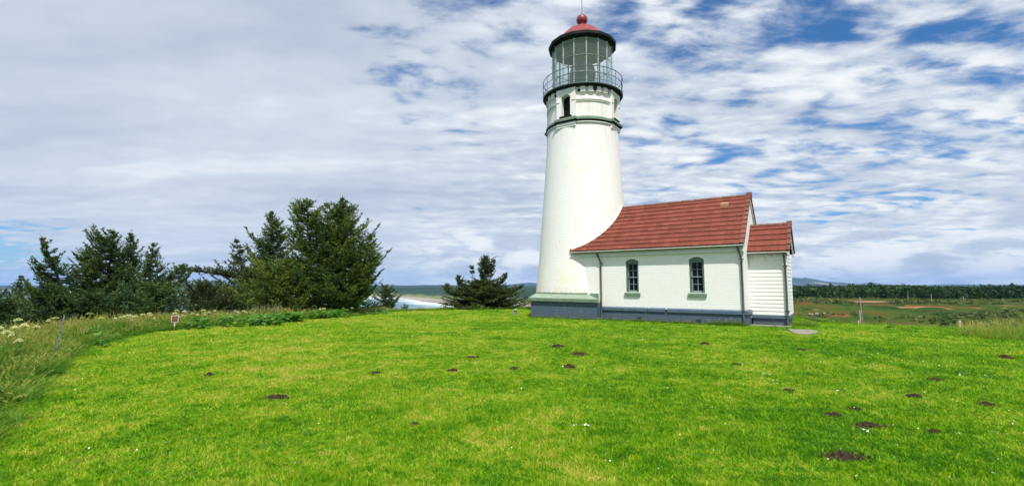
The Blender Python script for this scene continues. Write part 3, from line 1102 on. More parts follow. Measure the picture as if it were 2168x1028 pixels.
# barge boards under both rake edges
m = MB()
for s in (1, -1):
    ya, yb = (-OE + 0.02, HW / 2) if s == 1 else (HW + OE - 0.02, HW / 2)
    vv = [(0.003, ya, ZE - 0.15), (0.055, ya, ZE - 0.15), (0.055, yb, ZR - 0.19), (0.003, yb, ZR - 0.19)]
    tp = [(x, y, z + 0.10) for x, y, z in vv]
    m.hexa(vv + tp if s == 1 else [vv[k] for k in (1, 0, 3, 2)] + [tp[k] for k in (1, 0, 3, 2)])
m.build('barge_board', 'white_paint', roof)
m = MB()
vy, vz = 1.80, 5.43
m.hexa([(-1.14, vy - 0.14, vz - 0.13), (-0.79, vy - 0.14, vz - 0.13), (-0.79, vy + 0.06, vz + 0.0), (-1.14, vy + 0.06, vz + 0.0),
        (-1.13, vy - 0.15, vz + 0.04), (-0.80, vy - 0.15, vz + 0.04), (-0.80, vy + 0.10, vz + 0.14), (-1.13, vy + 0.10, vz + 0.14)])
vt = m.build('roof_vent', 'terracotta_vent', roof)
# white coping curving up the tower along the roof line
m = MB()
rings = []
NN = 30
for i in range(NN + 1):
    f = i / NN
    y = -0.20 + (TV + 0.20) * f
    z = ZE + (y + OE) * SL
    dy = TV - y
    r = towerR(z)
    base = TU + math.sqrt(max(r * r - dy * dy, 0.0))
    u_in = max(base, -8.2 if dy < r else -8.05)
    u0 = max(u_in, -7.98)
    ang = math.atan2(-(dy), max(u0 - TU, 0.01))
    nx, ny = math.cos(ang), math.sin(ang)
    cx, cy = u0, y
    wo = 0.085
    # ring: section standing on the roof plane and leaning on the tower wall
    a = (cx - 0.10 * nx, cy - 0.10 * ny, z - 0.02)
    b = (cx + wo * nx, cy + wo * ny * 0.2, z + 0.015)
    c = (cx + wo * nx, cy + wo * ny * 0.2, z + 0.075)
    zz = z + 0.17
    r2 = towerR(zz)
    d2 = (cx - 0.02 * nx, cy - 0.02 * ny, zz)
    e2 = (cx - 0.14 * nx, cy - 0.14 * ny, zz)
    rings.append([a, b, c, d2, e2])
m.loft(rings)
m.build('coping', 'white_paint', house, smooth=True)

# porch -----------------------------------------------------------------
VP, LP = 1.16, 1.43
PZE, PZR = 3.14, 4.42
OP = 0.26
m = MB()
m.box(0.092, LP - 0.02, VP + 0.02, HW - VP - 0.02, -0.5, 0.30)
m.build('porch_foundation', 'slate_brick', house)
m = MB()
m.loft([[(x, y, z) for y, z in ((VP + 0.02, 0.30), (VP - 0.045, 0.30), (VP - 0.045, 0.41), (VP + 0.02, 0.445))] for x in (0.092, LP + 0.045)])
m.loft([[(x, y, z) for x, z in ((LP - 0.02, 0.30), (LP + 0.045, 0.30), (LP + 0.045, 0.41), (LP - 0.02, 0.445))][::-1] for y in (VP - 0.043, HW - VP + 0.045)])
m.build('porch_foundation_cap', 'slate_paint', house)
m = MB()
g = [(VP + 0.015, 0.30), (HW - VP - 0.015, 0.30), (HW - VP - 0.015, PZE), (HW / 2, PZR - 0.1), (VP + 0.015, PZE)]
m.loft([[(0.003, y, z) for y, z in g], [(LP - 0.015, y, z) for y, z in g]])
porch = m.build('porch', 'white_paint', house)
zb = 0.445
nb = 16
bh = (PZE - 0.10 - zb) / nb
for k in range(nb):
    z0, z1 = zb + k * bh, zb + (k + 1) * bh + 0.012
    m = MB()
    m.hexa([(0.003, VP - 0.022, z0), (LP - 0.045, VP - 0.022, z0), (LP - 0.045, VP + 0.014, z0), (0.003, VP + 0.014, z0), (0.003, VP - 0.004, z1), (LP - 0.045, VP - 0.004, z1), (LP - 0.045, VP + 0.014, z1), (0.003, VP + 0.014, z1)])
    m.build('clapboard', 'clapboard', porch)
zk = zb
k = 0
while zk < PZR - 0.2:
    z1 = zk + bh + 0.012
    # clip boards to the gable
    def yl(z):
        return VP + 0.05 if z < PZE else VP + 0.05 + (z - PZE) / ((PZR - PZE) / (HW / 2 - VP + OP))
    ya = max(VP + 0.05, yl(z1 + 0.08))
    yb = HW - ya
    if yb - ya > 0.1:
        m = MB()
        m.hexa([(LP - 0.014, ya, zk), (LP + 0.022, ya, zk), (LP + 0.022, yb, zk), (LP - 0.014, yb, zk), (LP - 0.014, ya, z1), (LP + 0.004, ya, z1), (LP + 0.004, yb, z1), (LP - 0.014, yb, z1)])
        m.build('clapboard', 'clapboard', porch)
    zk += bh
m = MB()
m.box(LP - 0.045, LP + 0.03, VP - 0.03, VP + 0.05, zb, PZE - 0.05)
m.box(LP - 0.045, LP + 0.03, HW - VP - 0.05, HW - VP + 0.03, zb, PZE - 0.05)
m.build('corner_board', 'clapboard', porch)
m = MB()
m.box(0.003, LP + 0.10, VP - 0.06, VP - 0.026, 2.90, 3.06)
m.build('porch_frieze', 'clapboard', porch)
# porch roof
m = MB()
for s in (1, -1):
    y0 = VP - OP + 0.03 if s == 1 else HW - VP + OP - 0.03
    vv = [(0.005, y0, PZE - 0.035), (LP + 0.14, y0, PZE - 0.035), (LP + 0.14, HW / 2, PZR - 0.045), (0.005, HW / 2, PZR - 0.045)]
    tp = [(x, y, z + 0.03) for x, y, z in vv]
    m.hexa(vv + tp if s == 1 else [vv[k] for k in (1, 0, 3, 2)] + [tp[k] for k in (1, 0, 3, 2)])
proof = m.build('porch_roof', 'dark_green_metal', house)
lay_tiles(proof, 5, VP - OP, PZE, HW / 2, PZR, 0.005, LP + 0.06, 0.3, lambda y, z: 0.0, 'red_tile', seed=8)
lay_tiles(proof, 5, VP - OP, PZE + 0.012, HW / 2, PZR + 0.012, LP + 0.06, LP + 0.20, 0.14, lambda y, z: LP + 0.06, 'brown_tile', 'rake_tile', 0.05, 9)
m = MB()
for i in range(5):
    f0, f1 = i / 5, (i + 1.12) / 5
    y0, z0 = HW - VP + OP - (HW / 2 - VP + OP) * f0, PZE + (PZR - PZE) * f0 + 0.03
    y1, z1 = HW - VP + OP - (HW / 2 - VP + OP) * min(f1, 1), PZE + (PZR - PZE) * min(f1, 1)
    for k in range(5):
        xb = LP + 0.20 - k * 0.318
        m.hexa([(xb - 0.312, y1, z1), (xb, y1, z1), (xb, y0, z0 - 0.03), (xb - 0.312, y0, z0 - 0.03), (xb - 0.312, y1, z1 + 0.02), (xb, y1, z1 + 0.02), (xb, y0, z0 + 0.012), (xb - 0.312, y0, z0 + 0.012)])
tag(m.build('rear_roof_tile', 'red_tile', proof), None, None, None, 'stuff')
for k in range(5):
    link('ridge_tile', rm, None, proof, loc=(LP + 0.18 - 0.318 * (k + 1), HW / 2, PZR + 0.012))
m = MB()
m.hexa([(LP + 0.03, HW / 2 - 0.12, PZR - 0.08), (LP + 0.22, HW / 2 - 0.12, PZR - 0.08), (LP + 0.22, HW / 2 + 0.12, PZR - 0.08), (LP + 0.03, HW / 2 + 0.12, PZR - 0.08),
        (LP + 0.03, HW / 2 - 0.08, PZR + 0.11), (LP + 0.22, HW / 2 - 0.08, PZR + 0.11), (LP + 0.22, HW / 2 + 0.08, PZR + 0.11), (LP + 0.03, HW / 2 + 0.08, PZR + 0.11)])
m.build('ridge_end_cap', 'brown_tile', proof)
m = MB()
for s in (1, -1):
    ya, yb = (VP - OP + 0.02, HW / 2) if s == 1 else (HW - VP + OP - 0.02, HW / 2)
    vv = [(LP + 0.095, ya, PZE - 0.16), (LP + 0.14, ya, PZE - 0.16), (LP + 0.14, yb, PZR - 0.20), (LP + 0.095, yb, PZR - 0.20)]
    tp = [(x, y, z + 0.11) for x, y, z in vv]
    m.hexa(vv + tp if s == 1 else [vv[k] for k in (1, 0, 3, 2)] + [tp[k] for k in (1, 0, 3, 2)])
m.build('barge_board', 'white_paint', proof)
gutter(house, 0.01, LP + 0.06, VP - OP, PZE - 0.055)
downpipe(house, LP - 0.03, VP - 0.09, 3.05, VP - 0.22, -0.05, 0.02)

# concrete strip and path by the porch
m = MB()
m.box(0.05, 1.55, 0.35, 1.10, -0.25, 0.03)
sl = m.build('concrete_slab', 'concrete', None)
sl.location = A0
sl.rotation_euler = (0, 0, -YAW)
tag(sl, 'thin weathered concrete slab lying along the foot of the porch wall', 'concrete slab')
m = MB()
pts = [(10.45, 17.7), (9.95, 16.5), (10.2, 16.2), (10.7, 16.5), (11.5, 17.6), (11.35, 17.95), (10.6, 18.1)]
zz = [H1(x, y) for x, y in pts]
m.loft([[(x, y, z - 0.06) for (x, y), z in zip(pts, zz)], [(x, y, z + 0.028) for (x, y), z in zip(pts, zz)]])
tag(m.build('path', 'concrete', None), 'worn concrete path end showing through the grass off the porch corner', None, None, 'structure')

# ------------------------------------------------------------------ THE TOWER
TP = A0 + Ud * TU + Vd * TV
tower = empty('lighthouse', TP, -YAW, 'tall round white brick lighthouse with red domed glass lantern on a green ledged base', 'lighthouse')
tower.rotation_euler = (Matrix.Rotation(R(0.42), 3, 'Y') @ Matrix.Rotation(-YAW, 3, 'Z')).to_euler()
m = MB()
prof = [(towerR(0.9 + (10.25 - 0.9) * k / 24), 0.9 + (10.25 - 0.9) * k / 24) for k in range(25)]
m.lathe(prof, 96)
m.build('tower_shaft', 'white_brick_round', tower, smooth=True)
hexo = [(-1.78, -2.95), (2.25, -2.95), (1.86, -2.22), (3.2, 0.0), (1.7, 2.95), (-1.7, 2.95), (-3.4, 0.0)]


def sc(poly, d):
    return [(x * (1 - d / 2.95), y * (1 - d / 2.95)) for x, y in poly]


blue = [(-1.70, -2.83), (2.09, -2.83), (2.02, -2.10), (3.0, 0.0), (1.65, 2.83), (-1.65, 2.83), (-3.28, 0.0)]
m = MB()
m.loft([[(x, y, -0.7) for x, y in blue], [(x, y, 0.84) for x, y in blue]])
m.build('plinth', 'slate_brick', tower)
m = MB()
m.loft([[(x, y, 0.84) for x, y in sc(hexo, 0.05)], [(x, y, 0.865) for x, y in hexo], [(x, y, 1.02) for x, y in hexo]])
m.build('plinth_ledge', 'green_trim', tower)
inner = [(-1.50, -2.71), (1.38, -2.71), (1.36, -2.20), (2.6, 0.0), (1.4, 2.60), (-1.4, 2.60), (-2.75, 0.0)]
m = MB()
m.loft([[(x, y, 1.0225) for x, y in sc(hexo, 0.0)], [(x, y, 1.235) for x, y in inner]])
m.build('plinth_slope', 'lit_green_trim', tower)
m = MB()
m.loft([[(x, y, 1.237) for x, y in sc(inner, 0.02)], [(x, y, 1.30) for x, y in sc(inner, 0.02)]])
m.build('plinth_flashing', 'green_trim', tower)
m = MB()
m.box(1.30, 1.93, -2.246 - 0.012, -2.246 + 0.05, 1.0, 1.285)
m.build('wall_flashing', 'green_trim', tower)

# watch room drum between four flat bays
BH = 0.57
PL = 2.05
ZB0, ZB1 = 10.2, 12.34
ba = math.asin(BH / 1.98)
m = MB()
for q in range(4):
    c = q * math.pi / 2
    m.lathe([(1.6, 10.2), (1.98, 10.2), (1.98, 11.56), (2.03, 11.56), (2.03, 11.585), (2.0, 11.60), (2.0, 11.635), (2.06, 11.635), (2.06, 11.68), (1.99, 11.70), (1.99, 12.34), (1.6, 12.34)], 20, c + ba, c + math.pi / 2 - ba)
m.build('watch_room', 'white_brick_round', tower, smooth=True)
for q in range(4):
    e = bpy.data.objects.new('window_bay', None)
    mb = MB()
    # local frame: bay looks along -y
    ow = 0.275
    zs, zt, rise = 10.80, 11.90, 0.12
    wall_with_openings(mb, -BH, BH, -PL, -1.62, ZB0, ZB1, [(-ow, ow, zs, zt, rise)])
    mb.box(-BH - 0.012, -ow - 0.10, -PL - 0.03, -PL - 0.001, 11.635, 11.675)
    mb.box(ow + 0.10, BH + 0.012, -PL - 0.03, -PL - 0.001, 11.635, 11.675)
    bay = mb.build('window_bay', 'white_brick', tower)
    bay.rotation_euler = (0, 0, q * math.pi / 2)
    m = MB()
    m.box(-ow + 0.002, ow - 0.002, -1.70, -1.665, zs, zt + rise)
    m.build('pane', 'window_glass', bay)
    m = MB()
    m.box(-ow + 0.002, -ow + 0.05, -1.75, -1.702, zs, zt + 0.05)
    m.box(ow - 0.05, ow - 0.002, -1.75, -1.702, zs, zt + 0.05)
    m.box(-0.012, 0.012, -1.735, -1.702, zs + 0.04, zt + 0.08)
    for z in (zs + 0.3, zs + 0.58, zs + 0.86):
        m.box(-ow + 0.05, ow - 0.05, -1.73, -1.703, z - 0.012, z + 0.012)
    m.box(-ow + 0.05, ow - 0.05, -1.74, -1.702, zs, zs + 0.05)
    m.build('sash', 'dark_green_metal', bay)
    m = MB()
    m.box(-ow - 0.09, ow + 0.09, -PL - 0.07, -PL + 0.12, zs - 0.05, zs + 0.01)
    m.build('sill', 'dark_green_metal', bay)
    # stepped corbel under the bay
    m = MB()
    m.box(-0.50, 0.50, -2.045, -1.6, 10.25, 10.318)
    m.box(-0.56, 0.56, -2.085, -1.6, 10.32, 10.40)
    m.build('bay_corbel', 'white_paint', bay)
    # small pediment brick over the window
    m = MB()
    m.box(-0.42, 0.42, -PL - 0.035, -PL + 0.05, 12.14, 12.19)
    m.build('hood_brick', 'white_paint', bay)
    # belt over the bay
# green belt course: round between bays, straight across them
ring_o, ring_i = [], []


def belt_outline(rc, a, b):
    pts = []
    ca = math.asin(b / rc)
    for q in range(4):
        c = -math.pi / 2 + q * math.pi / 2
        # bay front corners
        for sx in (-b, b):
            x, y = sx, -a
            ang = q * math.pi / 2
            pts.append((x * math.cos(ang) - y * math.sin(ang), x * math.sin(ang) + y * math.cos(ang)))
        n = 14
        for k in range(n + 1):
            t_ = c + ca + (math.pi / 2 - 2 * ca) * k / n
            pts.append((rc * math.cos(t_), rc * math.sin(t_)))
    return pts


m = MB()
m.loft([[(x, y, 10.44) for x, y in belt_outline(1.94, 2.02, 0.60)], [(x, y, 10.46) for x, y in belt_outline(2.04, 2.10, 0.62)], [(x, y, 10.53) for x, y in belt_outline(2.10, 2.15, 0.65)]])
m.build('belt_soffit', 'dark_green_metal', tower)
m = MB()
m.loft([[(x, y, 10.532) for x, y in belt_outline(2.12, 2.17, 0.664)], [(x, y, 10.64) for x, y in belt_outline(2.12, 2.17, 0.664)], [(x, y, 10.74) for x, y in belt_outline(2.0, 2.06, 0.585)]])
m.build('belt_course', 'green_trim', tower)
m = MB()
for q in range(4):
    c = q * math.pi / 2
    m.lathe([(1.9, 10.39), (2.06, 10.39), (2.06, 10.44), (1.9, 10.44)], 20, c + ba - .02, c + math.pi / 2 - ba + .02)
m.build('belt_moulding', 'white_paint', tower)

# corbel table: raised blocks with slots between
for q in range(4):
    c = q * math.pi / 2 + math.pi / 4
    nbk = 4
    span = math.pi / 2 - 2 * ba - 0.04
    step = span / (nbk + 0.5)
    for k in range(nbk):
        ac = c + (k - (nbk - 1) / 2) * step
        m = MB()
        w = step * 0.62 / 2
        for (r0, r1, z0, z1) in ((1.95, 2.09, 12.09, 12.34), (1.95, 2.11, 12.055, 12.088), (1.95, 2.06, 11.99, 12.054)):
            m.loft([[(r * math.cos(a), r * math.sin(a), z) for (r, a) in ((r0, ac - w), (r1, ac - w), (r1, ac), (r1, ac + w), (r0, ac + w))] for z in (z0, z1)])
        m.build('corbel_block', 'white_brick_round', tower)
    for k in (-0.5 * (nbk), 0.5 * nbk, 0.0):
        ac = c + k * step
        m = MB()
        w = 0.035 if k else 0.05
        m.loft([[(r * math.cos(a), r * math.sin(a), z) for (r, a) in ((1.95, ac - w), (2.012 if k else 2.12, ac - w), (2.012 if k else 2.12, ac + w), (1.95, ac + w))] for z in ((12.09, 12.24) if k else (12.16, 12.345))])
        m.build('vent_hole', 'black_void', tower)
# gallery deck
m = MB()
m.lathe([(1.9, 12.345), (2.10, 12.345), (2.19, 12.40), (2.26, 12.43), (1.9, 12.43)], 96)
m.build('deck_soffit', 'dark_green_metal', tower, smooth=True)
m = MB()
m.lathe([(0.2, 12.432), (2.285, 12.432), (2.30, 12.45), (2.30, 12.49), (2.27, 12.50), (0.2, 12.50)], 96)
m.build('gallery_deck', 'rail_metal', tower, smooth=True)

RR = 2.27
m = MB()
for z, r in ((13.40, 0.020), (13.03, 0.016), (12.66, 0.014)):
    m.tube([(RR * math.cos(2 * math.pi * k / 96), RR * math.sin(2 * math.pi * k / 96), z) for k in range(97)], r, 6, False)
rail = m.build('railing', 'rail_metal', tower, smooth=True)
MU = [-math.pi / 2 + 2 * math.pi * (k + 0.5) / 16 for k in range(16)]
for a in MU:
    m = MB()
    m.tube([(RR * math.cos(a), RR * math.sin(a), 12.5), (RR * math.cos(a), RR * math.sin(a), 13.41)], 0.017, 6)
    m.lathe([(0.001, 13.40), (0.028, 13.42), (0.03, 13.445), (0.001, 13.465)], 6)
    n0 = len(m.v) - 24
    for i in range(n0, len(m.v)):
        x, y, z = m.v[i]
        m.v[i] = (x + RR * math.cos(a), y + RR * math.sin(a), z)
    m.build('railing_post', 'rail_metal', rail)

# lantern
RL = 1.73
ZL = [12.52, 13.36, 14.31, 15.28]
m = MB()
m.lathe([(RL + 0.05, 12.50), (RL + 0.05, 12.56), (RL - 0.06, 12.56), (RL - 0.06, 12.50)], 16, MU[0], MU[0] + 2 * math.pi)
lant = m.build('lantern', 'lantern_metal', tower)
for a in MU:
    m = MB()
    c, s = math.cos(a), math.sin(a)
    w, d = 0.027, 0.05
    r0, r1 = RL - d, RL + 0.02
    m.hexa([(r0 * c + w * s, r0 * s - w * c, 12.56), (r1 * c + w * s, r1 * s - w * c, 12.56), (r1 * c - w * s, r1 * s + w * c, 12.56), (r0 * c - w * s, r0 * s + w * c, 12.56),
            (r0 * c + w * s, r0 * s - w * c, 15.30), (r1 * c + w * s, r1 * s - w * c, 15.30), (r1 * c - w * s, r1 * s + w * c, 15.30), (r0 * c - w * s, r0 * s + w * c, 15.30)])
    # hand holds
    for z in (13.2, 14.35):
        m.tube([((RL + 0.02) * c, (RL + 0.02) * s, z - 0.06), ((RL + 0.07) * c, (RL + 0.07) * s, z - 0.03), ((RL + 0.07) * c, (RL + 0.07) * s, z + 0.03), ((RL + 0.02) * c, (RL + 0.02) * s, z + 0.06)], 0.010, 4)
    m.build('mullion', 'lantern_metal', lant)
m = MB()
for z in ZL[1:3]:
    pts = [((RL - 0.004) * math.cos(MU[0] + k * math.pi / 8), (RL - 0.004) * math.sin(MU[0] + k * math.pi / 8)) for k in range(17)]
    for k in range(16):
        (xa, ya), (xb, yb) = pts[k], pts[k + 1]
        m.tube([(xa, ya, z), (xb, yb, z)], 0.019, 4)
m.build('glazing_bar', 'lantern_metal', lant)
RG = RL - 0.015
pm = {}
for k in range(16):
    a, b = MU[k], MU[k] + math.pi / 8
    for r in range(3):
        z0, z1 = ZL[r] + (0.04 if r == 0 else 0.018), ZL[r + 1] - 0.018
        m = MB()
        f0, f1 = 0.07, 0.93
        pa, pb = Vector((RG * math.cos(a), RG * math.sin(a), 0)), Vector((RG * math.cos(b), RG * math.sin(b), 0))
        p, q = pa.lerp(pb, f0), pa.lerp(pb, f1)
        m.add([(p.x, p.y, z0), (q.x, q.y, z0), (q.x, q.y, z1), (p.x, p.y, z1)], [(0, 1, 2, 3)])
        m.build('lantern_pane', 'lantern_glass', lant)
# ceiling, vent ring and cross braces inside
m = MB()
m.lathe([(0.25, 16.35), (1.2, 15.62), (1.62, 15.31), (1.70, 15.31), (1.72, 15.40), (0.3, 16.5)], 32, caps=False)
m.build('lantern_ceiling', 'interior_grey', lant, smooth=True)
m = MB()
m.tube([(1.32 * math.cos(2 * math.pi * k / 40), 1.32 * math.sin(2 * math.pi * k / 40), 14.95) for k in range(41)], 0.02, 6, False)
for k in range(0, 16, 2):
    a = MU[k]
    m.tube([(1.66 * math.cos(a), 1.66 * math.sin(a), 15.25), (0.35 * math.cos(a), 0.35 * math.sin(a), 15.9)], 0.014, 4)
m.build('curtain_ring', 'rail_metal', lant)
# lens
m = MB()
prof = [(0.40, 12.95)]
NP = 22
for k in range(NP):
    f = k / NP
    z = 13.0 + f * 1.62
    rr_ = 0.74 * math.sin(math.pi * (0.17 + 0.66 * (k + 0.5) / NP)) ** 0.8
    prof += [(rr_ - 0.045, z), (rr_ + 0.02, z + 0.035), (rr_ - 0.045, z + 0.07)]
prof.append((0.30, 14.64))
m.lathe(prof, 16, MU[0], MU[0] + 2 * math.pi)
lensO = m.build('lens', 'lens_glass', tower)
m = MB()
for k in range(8):
    a = MU[2 * k]
    pts = []
    for i in range(9):
        f = i / 8
        rr_ = 0.77 * math.sin(math.pi * (0.17 + 0.66 * f)) ** 0.8
        pts.append((rr_ * math.cos(a), rr_ * math.sin(a), 13.0 + 1.62 * f))
    m.tube(pts, 0.020, 5)
m.build('lens_frame', 'brass', lensO)
m = MB()
m.lathe([(0.55, 12.50), (0.55, 12.60), (0.32, 12.66), (0.32, 12.88), (0.62, 12.93), (0.62, 12.99), (0.05, 12.99)], 24)
m.build('lens_pedestal', 'dark_green_metal', lensO)
m = MB()
m.lathe([(0.62, 13.25), (0.62, 14.35)], 24)
m.build('lens_core', 'window_green', lensO)

# roof of the lantern
RO = 1.97
m = MB()
m.lathe([(1.70, 15.30), (RO - 0.03, 15.40), (RO, 15.42), (RO, 15.58), (RO - 0.05, 15.60), (1.70, 15.62)], 16, MU[0], MU[0] + 2 * math.pi)
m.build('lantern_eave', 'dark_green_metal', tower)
m = MB()
m.lathe([(1.93, 15.605), (1.55, 15.84), (1.15, 16.27), (0.90, 16.52), (0.60, 16.70), (0.36, 16.83), (0.30, 16.86)], 16, MU[0], MU[0] + 2 * math.pi)
dome = m.build('lantern_roof', 'red_dome', tower)
m = MB()
pr = [(0.31, 16.80), (0.31, 16.87), (0.27, 16.90), (0.21, 16.95), (0.24, 16.985), (0.24, 17.0)]
for k in range(14):
    a = -math.pi / 2 + 0.68 + (math.pi - 0.70) * k / 13
    pr.append((max(0.33 * math.cos(a), 0.012), 17.27 + 0.33 * math.sin(a)))
m.lathe(pr, 32)
m.build('vent_ball', 'red_dome', tower, smooth=True)
m = MB()
m.tube([(0, 0, 17.56), (0, 0, 17.66)], 0.04, 8)
m.tube([(0, 0, 17.6), (0, 0, 19.3)], 0.022, 6)
m.build('lightning_rod', 'rod_metal', tower)


# ------------------------------------------------------------------ small things on the ground
def signpost():
    x, y = -13.2, 18.35
    g = H1(x, y)
    o = empty('sign', (x, y, g - 0.05), math.atan2(x, -y) * -1 * 0 + R(36), 'small brown sign with white border on a short white post in the tall grass', 'sign')
    m = MB()
    m.box(-0.02, 0.02, -0.02, 0.02, -0.2, 0.40)
    m.build('post', 'sign_white', o)
    m = MB()
    m.box(-0.112, 0.112, -0.035, -0.021, 0.38, 0.64)
    b = m.build('sign_panel', 'sign_white', o)
    m = MB()
    m.box(-0.093, 0.093, -0.041, -0.036, 0.40, 0.62)
    m.build('sign_face', 'sign_brown', b)
    # lines of small print too fine to read
    m = MB()
    for k in range(5):
        w = (0.075, 0.06, 0.07, 0.055, 0.04)[k]
        m.box(-w, w, -0.044, -0.0415, 0.572 - k * 0.03, 0.579 - k * 0.03)
    m.build('sign_print', 'terracotta_vent', b)


def small_things():
    signpost()
    # leaning metal fence post, left
    x, y = -10.9, 11.2
    g = H1(x, y)
    o = empty('fence_post', (x, y, g), R(20), 'leaning grey galvanised metal fence post standing in the tall grass at left', 'fence post')
    m = MB()
    top = Vector((0.14, 0.05, 1.06))
    for a, b in (((-0.015, -0.016), (0.015, -0.011)), ((-0.003, -0.011), (0.003, 0.018))):
        m.hexa([(a[0], a[1], -0.3), (b[0], a[1], -0.3), (b[0], b[1], -0.3), (a[0], b[1], -0.3), (a[0] + top.x, a[1] + top.y, top.z), (b[0] + top.x, a[1] + top.y, top.z), (b[0] + top.x, b[1] + top.y, top.z), (a[0] + top.x, b[1] + top.y, top.z)])
    m.build('post', 'galvanised', o)
    m = MB()
    for z in (0.3, 0.5, 0.7, 0.9):
        m.box(top.x * z / 1.06 - 0.02, top.x * z / 1.06 + 0.02, top.y * z / 1.06 - 0.035, top.y * z / 1.06 - 0.024, z - 0.012, z + 0.012)
    m.build('lug', 'galvanised', o)
    # small green vent pipe left of the tower
    x, y = ground_at(1091, 668)
    o = empty('vent_pipe', (x, y, H1(x, y)), 0, 'short pale green capped vent pipe in the lawn beside the tower base', 'vent pipe')
    m = MB()
    m.lathe([(0.001, -0.1), (0.075, -0.1), (0.075, 0.24), (0.085, 0.25), (0.085, 0.28), (0.001, 0.28)], 16)
    m.build('pipe', 'vent_green', o, smooth=True)
    m = MB()
    m.lathe([(0.001, 0.29), (0.115, 0.29), (0.12, 0.31), (0.10, 0.36), (0.05, 0.385), (0.001, 0.39)], 16)
    m.build('cap', 'vent_green', o, smooth=True)
    # posts at the right crest
    for px, ptop, D, rad, nm, lb, mt in ((1817, 628, 40, 0.055, 'wooden_post', 'tall weathered grey wooden post beyond the lawn edge at right', 'wood_post'),
                                         (1813.5, 655, 39.5, 0.030, 'wooden_stake', 'thin pale stake close beside the tall weathered post', 'pale_wood'),
                                         (1809.5, 677, 36, 0.05, 'wooden_stake', 'shortest pale stub stake left of the tall post, at the lawn edge', 'pale_wood')):
        x, y = at_px(px, D)
        g = H1(x, y)
        top = EYE + (602.4 - ptop) / FPX * D
        m = MB()
        lean = 0.03 if rad > 0.052 else 0.0
        m.tube([(x + lean * 2, y, g - 0.3), (x + lean, y, (g + top) / 2), (x - lean * 2, y, top - 0.05), (x - lean * 2, y, top)], [rad * 1.1, rad, rad * 0.9, rad * 0.6], 10)
        tag(m.build(nm, mt, None, smooth=True), lb, 'post')
    for i, (px, y0, D, lb) in enumerate(((1917, 622, 185, 'far utility pole against the forest, leftmost of the four'), (1966, 621, 180, 'far utility pole, second from the left, tallest against the forest'),
                                         (2033, 626, 185, 'far utility pole, third from the left, before the forest'), (2116, 630, 185, 'far utility pole nearest the right edge of the view'))):
        x, y = at_px(px, D)
        g = H1(x, y)
        top = EYE + (602.4 - y0) / FPX * D
        m = MB()
        m.tube([(x, y, g - 1), (x, y, top)], [0.13, 0.10], 8)
        tag(m.build('utility_pole', 'far_pole', None), lb, 'utility pole', 'utility poles along the forest edge')
    x, y = at_px(2021, 46)
    m = MB()
    g = H1(x, y)
    m.box(x - 0.13, x + 0.13, y - 0.08, y + 0.08, g - 0.5, EYE + (602.4 - 677) / FPX * 46)
    tag(m.build('wooden_post', 'pale_wood', None), 'short pale square post standing between small dark bushes', 'post')


small_things()

# rocks on the hillside
rr = random.Random(5)
for i, (px, py, D, s, lb) in enumerate(((1722, 665, hit(1722, 665, 85), 1.0, 'pale grey rock outcrop on the hillside right of the porch, upper one'), (1714, 673, hit(1714, 673, 85), 0.8, 'grey rock outcrop on the hillside right of the porch, lower one'),
                                        (2052, 688, 45, 0.5, 'low flat grey rock just beyond the lawn edge at right'))):
    x, y = at_px(px, D)
    m = MB()
    for k in range(9 if i < 2 else 4):
        cx, cy = x + rr.uniform(-2.2, 2.2) * s, y + rr.uniform(-1, 1) * s
        rad = rr.uniform(0.3, 0.8) * s * 0.6
        g = H1(cx, cy)
        vs, n = [], 8
        for a, b in ((0.0, -0.3), (0.9, -0.2), (1.0, 0.25), (0.6, 0.6), (0.0, 0.75)):
            for j in range(n):
                q = rr.uniform(0.75, 1.25)
                vs.append([cx + rad * a * q * math.cos(j * math.tau / n) * 1.5, cy + rad * a * q * math.sin(j * math.tau / n), g + rad * b * rr.uniform(.8, 1.2)])
        fs = [(r_ * n + j, r_ * n + (j + 1) % n, (r_ + 1) * n + (j + 1) % n, (r_ + 1) * n + j) for r_ in range(4) for j in range(n)]
        m.add(vs, fs)
    tag(m.build('rock_outcrop', 'stone_grey', None), lb, 'rock')

